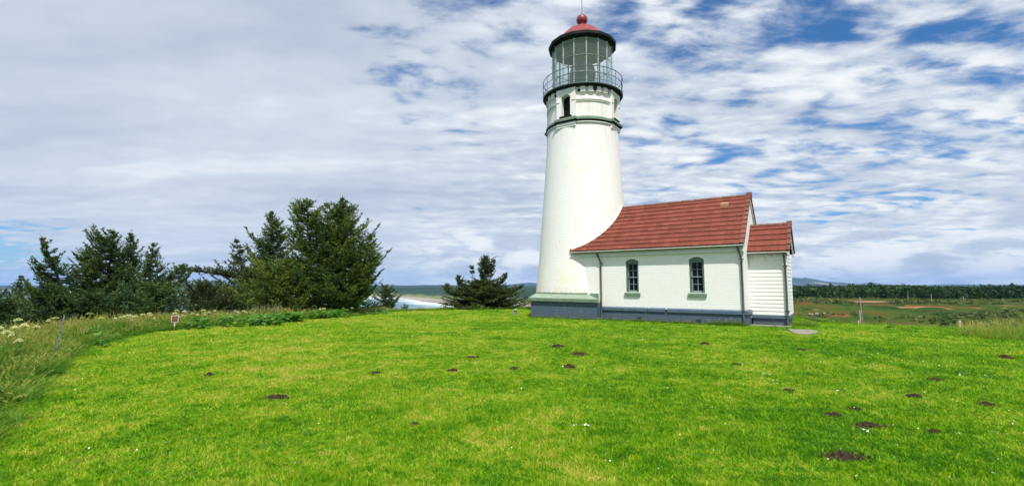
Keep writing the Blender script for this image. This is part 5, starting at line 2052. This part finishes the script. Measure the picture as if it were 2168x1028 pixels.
def spruce(name, base, leaders, label, mtl='spruce_needles', seed=0, tint0=0.35, limbs=(), group=None, dens=30.0, size=(0.022, 0.085), trunk_r=0.16, view_az=None, sub_len=0.40, flat=0.11, extra_tip=0.28, nf=0.55):
    """leaders: list of dict(path=[(dx,dy,h)...], prof=[(h, left, right)], n=branches, depth=ratio)
       dx is along the picture plane (to the right), dy away from the camera, h above base."""
    r = np.random.default_rng(seed)
    bx, by, bz = base
    az = math.atan2(bx, by)
    rx = np.array([math.cos(az), -math.sin(az), 0])
    fy = np.array([math.sin(az), math.cos(az), 0])
    root = empty(name, base, 0, label, 'tree', group)

    ca = math.cos(az)          # widths were read off the picture; turn them into widths across the line of sight

    def W3(p):
        p = np.asarray(p, float)
        return p[..., 0:1] * ca * rx + p[..., 1:2] * fy + p[..., 2:3] * np.array([0, 0, 1.0])
    S0, S1, Tn = [], [], []
    wood = MB()
    for li, Ld in enumerate(leaders):
        path = np.array(Ld['path'], float)
        ph = path[:, 2]
        tr = Ld.get('r', trunk_r)
        nn = 10
        hs = np.linspace(ph[0], ph[-1], nn)
        tp = np.stack([np.interp(hs, ph, path[:, 0]), np.interp(hs, ph, path[:, 1]), hs], 1)
        tp[1:-1, :2] += r.normal(0, 0.035, (nn - 2, 2))
        wood.tube([Vector(p) for p in W3(tp)], list(np.linspace(tr, 0.015, nn)), 8)
        prof = np.array(Ld['prof'], float)
        # leading shoot
        tipv = tp[-1] - tp[-2]
        tipv = tipv / max(np.linalg.norm(tipv), 1e-6)
        for q_ in range(5):
            S0.append(tp[-1] + tipv * 0.07 * (q_ - 3)); S1.append(tp[-1] + tipv * 0.07 * (q_ - 2)); Tn.append(tint0)
        h0, h1 = prof[0, 0], prof[-1, 0]
        nB = max(8, int(Ld['n'] * nf))
        dep = Ld.get('depth', 0.8)
        for b in range(nB):
            wh = max(1, nB // 6)
            f = (b % wh + 0.5 + r.normal(0, 0.16)) / wh
            f = min(max(f, 0.0), 1.0)
            h = h0 + (h1 - h0) * f
            lft = np.interp(h, prof[:, 0], prof[:, 1])
            rgt = np.interp(h, prof[:, 0], prof[:, 2])
            phi = r.uniform(0, math.tau)
            ex = rgt if math.cos(phi) > 0 else lft
            ey = 0.5 * (lft + rgt) * dep
            Lb = math.hypot(ex * math.cos(phi), ey * math.sin(phi)) * r.choice([r.uniform(0.45, 0.9), r.uniform(0.85, 1.2)])
            if Lb < 0.06:
                Lb = 0.06
            up = Ld.get('up', 0.25) + 0.35 * f + r.normal(0, 0.10)
            k = max(3, int(Lb / 0.22))
            s = np.linspace(0, 1, k + 1)
            ox = np.interp(h, ph, path[:, 0])
            oy = np.interp(h, ph, path[:, 1])
            sweep = Ld.get('sweep', 0.0)
            bend = r.normal(0, 0.12)
            X = ox + Lb * s * math.cos(phi + 0) + sweep * Lb * s ** 2 * 0.5 - math.sin(phi) * bend * Lb * s ** 2
            Yb = oy + Lb * s * math.sin(phi) + math.cos(phi) * bend * Lb * s ** 2
            droop = Ld.get('droop', 0.25)
            Z = h - Lb * 0.12 + Lb * (up * s - droop * np.sin(s * math.pi) * 0.5 + Ld.get('tip', 0.24) * s ** 3)
            Bp = np.stack([X, Yb, Z], 1)
            Bp[1:] += r.normal(0, 0.02, (k, 3))
            if Lb > 0.5:
                wood.tube([Vector(p) for p in W3(Bp[::2] if k > 3 else Bp)], list(np.linspace(0.012 + 0.018 * Lb * 0.5, 0.006, len(Bp[::2] if k > 3 else Bp))), 4)
            s_in = int(k * (0.22 if Lb > 1.0 else 0.0))
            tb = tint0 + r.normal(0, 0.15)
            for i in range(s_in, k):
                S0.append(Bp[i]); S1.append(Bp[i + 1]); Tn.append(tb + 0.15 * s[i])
                # side twigs
                dv = Bp[i + 1] - Bp[i]
                dl = np.linalg.norm(dv)
                dv = dv / max(dl, 1e-6)
                rem = 1 - s[i]
                for side in (-1, 1):
                    for rep in range(3 if dl > 0.16 else 2):
                        tl = (sub_len * min(1.0, 0.25 + Lb / 0.9) * (0.40 + 0.9 * rem * min(Lb, 2.2) / 1.6)) * r.uniform(0.6, 1.25)
                        hz = np.array([-dv[1], dv[0], 0.0])
                        hz /= max(np.linalg.norm(hz), 1e-6)
                        td = dv * r.uniform(0.5, 0.9) + hz * side * r.uniform(0.6, 1.0) + np.array([0, 0, r.normal(0.02, flat)])
                        td /= np.linalg.norm(td)
                        p0 = Bp[i] + dv * dl * r.random()
                        mid = p0 + td * tl * 0.55
                        p2 = mid + (td + np.array([0, 0, r.uniform(-0.25, 0.25)])) * tl * 0.45
                        S0 += [p0, mid]; S1 += [mid, p2]
                        tt = tb + r.normal(0, 0.08)
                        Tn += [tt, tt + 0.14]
                        # third order sprigs
                        for _ in range(2):
                            q0 = p0 + (p2 - p0) * r.uniform(0.3, 0.95)
                            q1 = q0 + (td + r.normal(0, 0.6, 3) * np.array([1, 1, .35])) * tl * 0.36
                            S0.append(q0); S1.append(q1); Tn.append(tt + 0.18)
    for (p, rads) in limbs:
        wood.tube([Vector(q_) for q_ in W3(np.array(p, float))], rads, 6)
    S0, S1, Tn = W3(np.array(S0)), W3(np.array(S1)), np.array(Tn)
    V, F, idx, f = needles_from_segments(S0, S1, 0, r, dens, size)
    hgt = V[:, 2]
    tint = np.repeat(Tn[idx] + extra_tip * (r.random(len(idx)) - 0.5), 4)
    me = np_mesh('crown', V, F, np.clip(tint, 0, 1.2))
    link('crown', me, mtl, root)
    wood.build('trunk', 'bark', root, smooth=True)
    return root


def PX(x0, D):
    """pixel -> metres helpers for a tree whose base column is x0 at distance D"""
    s = D / FPX

    def h(py, g):
        return EYE + (602.4 - py) * s - g

    def w(n):
        return n * s
    return h, w


def tree_big():
    D = 28.0
    x, y = at_px(732, D)
    g = H1(x, y)
    h, w = PX(732, D)
    H = lambda py: h(py, g)
    A = dict(path=[(0, 0, -0.3), (w(-2), 0.1, H(620)), (w(-8), 0.2, H(520)), (w(-11), 0.2, H(414))],
             prof=[(H(654), w(70), w(6)), (H(642), w(110), w(36)), (H(620), w(118), w(70)), (H(595), w(95), w(84)), (H(568), w(74), w(88)), (H(540), w(64), w(84)), (H(512), w(52), w(72)), (H(486), w(46), w(58)), (H(460), w(32), w(38)), (H(438), w(14), w(18)), (H(418), w(1), w(1))],
             n=330, depth=0.85, up=0.12, droop=0.2)
    B = dict(path=[(0, 0.2, -0.3), (w(-40), 0.3, H(610)), (w(-78), 0.1, H(520)), (w(-86), 0.0, H(428))],
             prof=[(H(648), w(120), w(50)), (H(620), w(100), w(60)), (H(590), w(85), w(50)), (H(560), w(60), w(60)), (H(530), w(50), w(60)), (H(500), w(38), w(55)), (H(475), w(36), w(48)), (H(455), w(38), w(36)), (H(440), w(20), w(22)), (H(430), w(4), w(5))],
             n=230, depth=0.8, up=0.18, droop=0.2, r=0.12)
    Cc = dict(path=[(w(-10), 0.2, H(600)), (w(-36), 0.2, H(500)), (w(-44), 0.2, H(428))], prof=[(H(560), w(30), w(40)), (H(500), w(34), w(34)), (H(465), w(26), w(26)), (H(430), w(4), w(5))], n=80, depth=0.9, up=0.3, r=0.07)
    Dd = dict(path=[(w(10), -0.3, H(640)), (w(35), -0.5, H(590)), (w(48), -0.5, H(500))], prof=[(H(625), w(30), w(40)), (H(580), w(36), w(44)), (H(540), w(30), w(34)), (H(500), w(10), w(14))], n=90, depth=1.0, up=0.2, r=0.06)
    limbs = [([(0, 0, 0), (w(30), 0.2, H(640)), (w(62), 0.3, H(612)), (w(84), 0.2, H(588))], [0.07, 0.05, 0.03, 0.01]), ([(0, 0, 0), (w(-30), -0.4, H(640)), (w(-70), -0.5, H(620)), (w(-110), -0.4, H(610))], [0.08, 0.06, 0.04, 0.02]),
             ([(0.1, 0, 0), (w(20), -0.3, H(630)), (w(40), -0.5, H(590))], [0.07, 0.05, 0.03]), ([(0.05, 0.1, 0), (w(45), 0, H(648)), (w(80), 0, H(632))], [0.05, 0.03, 0.015])]
    spruce('spruce_tree', (x, y, g), [A, B, Cc, Dd], 'biggest broad green spruce with several tops at the right of its group', seed=11, limbs=limbs, trunk_r=0.2, tint0=0.49, dens=34, nf=0.78)


def tree_mid():
    D = 31.0
    x, y = at_px(585, D)
    g = H1(x, y)
    h, w = PX(585, D)
    H = lambda py: h(py, g)
    A = dict(path=[(0, 0, -0.3), (w(-6), 0, H(580)), (w(-12), 0, H(500)), (w(-14), 0, H(447))],
             prof=[(H(650), w(90), w(80)), (H(620), w(84), w(74)), (H(590), w(76), w(70)), (H(560), w(66), w(60)), (H(540), w(52), w(54)), (H(515), w(54), w(42)), (H(495), w(30), w(34)), (H(475), w(22), w(23)), (H(458), w(8), w(8)), (H(448), w(2), w(2))],
             n=330, depth=0.8, up=0.08, droop=0.25)
    spruce('spruce_tree', (x, y, g), [A], 'slender pointed dark spruce behind the left side of the biggest one', 'dark_needles', seed=21, trunk_r=0.13, tint0=0.45, dens=30)
    D = 26.5
    x, y = at_px(600, D)
    g = H1(x, y)
    h, w = PX(600, D)
    H = lambda py: h(py, g)
    A = dict(path=[(0, 0, -0.3), (w(6), 0, H(610)), (w(10), 0, H(551))], prof=[(H(655), w(125), w(100)), (H(635), w(118), w(90)), (H(612), w(105), w(66)), (H(590), w(92), w(50)), (H(572), w(60), w(40)), (H(553), w(18), w(20))], n=330, depth=0.6, up=0.05, droop=0.22)
    spruce('spruce_tree', (x, y, g), [A], 'low spreading yellow green spruce in front of the slender one', seed=31, trunk_r=0.1, tint0=0.60, dens=30)


def tree_d():
    D = 31.0
    x, y = at_px(522, D)
    g = H1(x, y)
    h, w = PX(522, D)
    H = lambda py: h(py, g)
    A = dict(path=[(0, 0, -0.3), (w(-4), 0, H(600)), (w(-12), 0, H(560)), (w(-24), 0, H(506))], prof=[(H(560), w(26), w(26)), (H(548), w(26), w(22)), (H(530), w(16), w(14)), (H(516), w(9), w(9)), (H(508), w(2), w(3))], n=60, depth=0.9, up=0.1, r=0.09)
    B = dict(path=[(0, 0, -0.3), (w(-8), 0, H(620)), (w(0), 0, H(580))], prof=[(H(648), w(120), w(60)), (H(625), w(110), w(50)), (H(600), w(70), w(40)), (H(582), w(60), w(30)), (H(572), w(40), w(20))], n=110, depth=0.5, up=0.0, droop=0.1, r=0.08)
    # long flat wind-trained branch reaching left
    Cb = dict(path=[(w(-8), 0, H(586)), (w(-60), 0, H(578)), (w(-110), 0, H(575)), (w(-122), 0, H(573.5))], prof=[(H(586), w(20), w(20)), (H(579), w(22), w(22)), (H(575.5), w(14), w(14)), (H(573.5), w(4), w(4))], n=100, depth=1.2, up=0.05, droop=0.1, r=0.06)
    Ce = dict(path=[(w(4), 0.3, H(590)), (w(-20), 0, H(560)), (w(-38), 0, H(520))], prof=[(H(560), w(1), w(34)), (H(530), w(1), w(30)), (H(512), w(1), w(10))], n=16, depth=0.3, up=0.0, r=0.03)
    spruce('spruce_tree', (x, y, g), [A, B, Cb], 'wind trained spruce with small pointed top and one long flat branch reaching left', 'olive_needles', seed=41, trunk_r=0.12, tint0=0.55, dens=30)


def tree_left():
    D = 25.0
    specs = [
        (150, 25.0, [dict(path=[(0, 0, -0.3), ((-8), 0, 625), ((-30), 0, 575), ((-64), 0, 507)], prof=[(645, 70, 90), (620, 66, 84), (598, 60, 66), (575, 46, 36), (556, 34, 24), (546, 18, 34), (535, 13, 17), (520, 8, 11), (507, 1, 2)], n=120, depth=.7, up=.05)],
         'leftmost leaning spruce of the left clump, its thin top bent outward', 51, 'dark_needles', .40),
        (225, 27.0, [dict(path=[(0, 0, -0.3), ((4), 0, 600), ((8), 0, 540), ((10), 0, 488)], prof=[(652, 95, 80), (620, 86, 70), (590, 74, 58), (560, 58, 38), (535, 62, 32), (515, 56, 16), (502, 40, 10), (489, 2, 2)], n=190, depth=.7, up=.05, sweep=-.1),
                     dict(path=[(0, 0, -0.3), (-30, 0, 600), (-44, 0, 528)], prof=[(620, 40, 20), (570, 30, 26), (545, 34, 20), (529, 18, 10)], n=80, depth=.8, up=.1, r=.08)],
         'tallest broad spruce in the middle of the left clump with flat windswept top', 52, 'dark_needles', .44),
        (285, 28.0, [dict(path=[(0, 0, -0.3), (-4, 0, 600), (-10, 0, 540), (-13, 0, 492)], prof=[(650, 80, 90), (600, 64, 66), (565, 38, 42), (540, 22, 28), (520, 14, 14), (505, 7, 8), (493, 1, 1)], n=150, depth=.7, up=.08)],
         'narrow pointed spruce right of the tallest in the left clump', 53, 'dark_needles', .38),
        (310, 27.0, [dict(path=[(0, 0, -0.3), (4, 0, 600), (10, 0, 560), (13, 0, 513)], prof=[(640, 60, 80), (600, 46, 52), (570, 28, 34), (548, 16, 28), (530, 8, 20), (514, 1, 2)], n=90, depth=.7, up=.1),
                     dict(path=[(0, 0, -.3), (30, 0, 620), (56, 0, 590), (80, 0, 558)], prof=[(640, 40, 80), (610, 34, 72), (585, 20, 40), (570, 12, 18), (559, 3, 6)], n=90, depth=.7, up=.1, r=.07)],
         'rightmost spruce of the left clump with a limb swept out right', 54, 'dark_needles', .44)]
    for (px, D, leaders, lb, sd, mt, t0) in specs:
        x, y = at_px(px, D)
        g = H1(x, y)
        h, w = PX(px, D)
        for L in leaders:
            L['path'] = [(w(p[0]), p[1], (h(p[2], g) if p[2] > 100 else p[2])) for p in L['path']]
            L['prof'] = [(h(p[0], g), w(p[1]) * 1.1, w(p[2]) * 1.1) for p in L['prof']]
        spruce('spruce_tree', (x, y, g), leaders, lb, mt, seed=sd, trunk_r=0.14, tint0=t0, dens=30, nf=0.85)


def bushy(px, D, prof, n, label, seed, mt='dark_needles', t0=.42, name='spruce_tree', path=None, depth=.8, up=.1, dens=26, size=(0.022, .085)):
    x, y = at_px(px, D)
    g = H1(x, y)
    h, w = PX(px, D)
    pr = [(h(a, g), w(b), w(c)) for a, b, c in prof]
    pth = [(0, 0, -0.3)] + [(w(a), 0, h(b, g)) for a, b in path] if path else [(0, 0, -0.3), (0, 0, pr[-1][0])]
    spruce(name, (x, y, g), [dict(path=pth, prof=pr, n=n, depth=depth, up=up)], label, mt, seed=seed, trunk_r=0.09, tint0=t0, dens=dens, size=size)


tree_big()
tree_mid()
tree_d()
tree_left()
bushy(47, 30, [(690, 60, 60), (660, 56, 52), (632, 44, 42), (616, 22, 24), (600, 8, 9), (584, 1, 1)], 190, 'small pointed dark spruce at the far left behind the flowers', 61, t0=.36)
bushy(-30, 27, [(690, 80, 70), (655, 76, 62), (632, 50, 44), (612, 14, 20), (600, 2, 2)], 190, 'dark spruce cut by the left edge of the view', 62, t0=.33)
bushy(110, 24.5, [(690, 90, 80), (665, 85, 80), (645, 70, 60), (622, 30, 24), (600, 8, 10)], 200, 'low dark green shrubby spruce under the leaning left one', 63, t0=.34)
bushy(10, 21, [(700, 70, 70), (680, 66, 60), (655, 40, 46), (640, 10, 16)], 130, 'low shrubby spruce at the left edge, nearest the flowers', 66, t0=.36)
bushy(205, 24.5, [(680, 80, 80), (660, 80, 76), (640, 64, 66), (632, 30, 36), (624, 8, 8)], 170, 'low shrubby spruce below the middle of the left clump', 64, t0=.34)
bushy(335, 24.5, [(672, 80, 60), (655, 80, 60), (635, 66, 50), (618, 40, 30), (606, 8, 8)], 170, 'low shrubby spruce below the right of the left clump', 65, t0=.32)
bushy(440, 27, [(664, 70, 80), (650, 70, 80), (632, 60, 66), (614, 40, 44), (600, 14, 16)], 190, 'low dark windswept spruce mound between the two tree groups', 67, t0=.45, mt='olive_needles')
bushy(548, 29, [(662, 80, 70), (640, 70, 66), (618, 58, 56), (598, 42, 44), (578, 24, 26), (560, 8, 9), (548, 1, 1)], 260, 'layered mid height spruce filling the gap left of the yellow green one', 68, t0=.50, mt='olive_needles')
bushy(817, 35, [(660, 36, 34), (650, 40, 34), (636, 36, 30), (622, 28, 22), (610, 16, 18), (604, 4, 5)], 130, 'small round spruce standing right of the biggest one, sea behind', 71, t0=.38)
bushy(776, 33, [(660, 24, 24), (650, 22, 24), (640, 10, 14)], 34, 'tiny dark spruce sapling between the biggest tree and the small round one', 72, t0=.38)
bushy(858, 36, [(662, 14, 16), (652, 10, 14), (644, 4, 6)], 18, 'low dark sapling at the right foot of the small round spruce', 73, t0=.36)


def tree_lone():
    D = 35.0
    x, y = at_px(1024, D)
    g = H1(x, y)
    h, w = PX(1024, D)
    H = lambda py: h(py, g)
    A = dict(path=[(0, 0, -0.3), (w(2), 0, H(590)), (w(2), 0, H(546))], prof=[(H(597), w(14), w(16)), (H(585), w(14), w(20)), (H(572), w(15), w(26)), (H(560), w(12), w(15)), (H(547), w(5), w(4))], n=75, depth=1.0, up=.7, droop=0.0)
    B = dict(path=[(0, 0, -0.3), (0, 0, H(620)), (0, 0, H(592))], prof=[(H(656), w(92), w(108)), (H(645), w(84), w(106)), (H(630), w(80), w(80)), (H(618), w(74), w(76)), (H(606), w(48), w(44)), (H(595), w(22), w(30))], n=420, depth=.7, up=-.14, droop=0.04, tip=0.10)
    C1 = dict(path=[(0, 0, H(615)), (w(-14), 0, H(595)), (w(-24), 0, H(582)), (w(-24), 0, H(563))], prof=[(H(580), w(5), w(5)), (H(572), w(8), w(7)), (H(564), w(3), w(3))], n=16, depth=1, up=.5, r=.04)
    C2 = dict(path=[(0, 0, H(608)), (w(12), 0, H(590)), (w(18), 0, H(570)), (w(21), 0, H(549))], prof=[(H(590), w(6), w(8)), (H(575), w(6), w(12)), (H(562), w(6), w(7)), (H(550), w(3), w(2))], n=30, depth=1, up=.5, r=.04)
    C3 = dict(path=[(0, 0, H(625)), (w(30), 0, H(605)), (w(42), 0, H(592)), (w(50), 0, H(580))], prof=[(H(608), w(10), w(12)), (H(595), w(12), w(10)), (H(581), w(3), w(5))], n=36, depth=1, up=.4, r=.04)
    C4 = dict(path=[(0, 0, H(630)), (w(-34), 0, H(615)), (w(-48), 0, H(600)), (w(-54), 0, H(584))], prof=[(H(612), w(12), w(12)), (H(600), w(10), w(14)), (H(585), w(3), w(3))], n=34, depth=1, up=.4, r=.04)
    C5 = dict(path=[(0, 0, H(640)), (w(-50), 0, H(628)), (w(-74), 0, H(614)), (w(-78), 0, H(601))], prof=[(H(625), w(16), w(14)), (H(612), w(10), w(12)), (H(602), w(3), w(4))], n=30, depth=1, up=.4, r=.04)
    C6 = dict(path=[(0, 0, H(640)), (w(50), 0, H(622)), (w(72), 0, H(612)), (w(84), 0, H(604))], prof=[(H(625), w(16), w(14)), (H(615), w(10), w(10)), (H(605), w(3), w(4))], n=34, depth=1, up=.4, r=.04)
    spruce('spruce_tree', (x, y, g), [A, B, C1, C2, C3, C4, C5, C6], 'lone dark wind shaped spruce with rounded top left of the tower', 'olive_needles', seed=81, trunk_r=0.16, tint0=0.40, dens=32, size=(0.024, 0.075), sub_len=.34, nf=0.9)


tree_lone()
# small dark bushes beyond the right crest
for px, D, s, lb in ((1988, 45, .8, 'larger dark bush just beyond the lawn edge at right'), (2009, 46, .45, 'smaller dark bush right of the larger one'), (2028, 45, .42, 'dark bush right of the short pale post')):
    bushy(px, D, [(692, 16 * s, 16 * s), (684, 15 * s, 15 * s), (602.4 + 79 - 4 * s, 8 * s, 9 * s), (602.4 + 79 - 8 * s, 2, 2)], int(44 * s) + 8, lb, 90 + int(px) % 7, name='spruce_bush', t0=.25)


# ------------------------------------------------------------------ far forest on the right
def forest():
    r = np.random.default_rng(5)
    Vs, Fs, Ts = [], [], []
    k = 0
    NT_ = 4200
    D = 222 + 330 * r.random(NT_) ** 1.5
    pxs = r.uniform(1180, 2700, NT_)
    X = (pxs - 1084) / FPX * D
    Y = D
    Z = height(X, Y)
    D2 = np.hypot(X, Y)
    for i in range(NT_):
        fy = (D[i] - 222) / 330
        Ht = r.uniform(3.2, 6.0) + 2.6 * fy + 0.5 * math.sin(pxs[i] * 0.021) + (r.random() < .06) * 1.3
        if pxs[i] < 1700:
            Ht *= 0.9
        rad_ = r.uniform(1.2, 2.6)
        m_ = 56
        f = r.random(m_) ** 0.8
        conif = r.random() < 0.5
        rr_ = rad_ * ((1 - f) ** 0.7 if conif else np.sqrt(np.maximum(0, 1 - (f * 1.5 - 0.5) ** 2 * 0.9))) * r.uniform(0.55, 1.0, m_)
        a = r.uniform(0, math.tau, m_)
        c = np.stack([X[i] + rr_ * np.cos(a), Y[i] + rr_ * np.sin(a), Z[i] + 0.2 + (Ht - 0.4) * f], 1)
        s = r.uniform(0.35, 0.75, m_)[:, None]
        p1 = c + r.normal(0, 0.75, (m_, 3)) * s
        p2 = c + r.normal(0, 0.75, (m_, 3)) * s * np.array([1, 1, .8])
        p3 = c + np.array([0, 0, 1.0]) * s + r.normal(0, .3, (m_, 3))
        Vs.append(np.stack([p1, p2, p3], 1).reshape(-1, 3))
        Fs.append(np.arange(m_ * 3).reshape(-1, 3) + k)
        Ts.append(np.full(m_ * 3, r.random()))
        k += m_ * 3
    me = np_mesh('forest', np.concatenate(Vs), np.concatenate(Fs), np.concatenate(Ts))
    o = link('forest', me, 'forest_green')
    tag(o, 'dense dark green forest along the far right horizon', None, None, 'stuff')


forest()

# scrub on the far hillside
Vs, Fs, Ts, k = [], [], [], 0
r = np.random.default_rng(15)
for i in range(1500):
    D = 95 + 115 * r.random() ** 0.8
    px = r.uniform(1560, 2500)
    x, y = (px - 1084) / FPX * D, D
    if fbm(x, y, 0.05, 9, 3) < 0.10:
        continue
    z = H1(x, y)
    m_ = 26
    s0 = r.uniform(0.25, 0.9)
    c = np.stack([x + r.normal(0, s0 * 1.1, m_), y + r.normal(0, s0, m_), z + np.abs(r.normal(0, s0 * 0.28, m_))], 1)
    p1, p2, p3 = c + r.normal(0, .3, (m_, 3)), c + r.normal(0, .3, (m_, 3)), c + r.normal(0, .3, (m_, 3))
    Vs.append(np.stack([p1, p2, p3], 1).reshape(-1, 3))
    Fs.append(np.arange(m_ * 3).reshape(-1, 3) + k)
    Ts.append(np.full(m_ * 3, r.uniform(.2, 1.1)))
    k += m_ * 3
sc_o = link('scrub', np_mesh('scrub', np.concatenate(Vs), np.concatenate(Fs), np.concatenate(Ts)), 'olive_needles')
tag(sc_o, 'low dark scrub dotted over the far hillside', None, None, 'stuff')

# ------------------------------------------------------------------ air
m = MB()
m.box(-21000, 21000, -21000, 21000, -90, 420)
hz_ = bpy.data.materials.new('haze')
hz_.use_nodes = True
t = NT(hz_.node_tree)
out = t.n('ShaderNodeOutputMaterial')
pv = t.n('ShaderNodeVolumePrincipled', {'Color': (0.33, 0.54, 0.95, 1), 'Density': 0.000045, 'Anisotropy': 0.0})
t.nt.links.new(pv.outputs[0], out.inputs['Volume'])
MATS['haze'] = hz_
haze = m.build('haze', 'haze', None)
tag(haze, 'thin pale blue sea haze over the whole view', None, None, 'stuff')
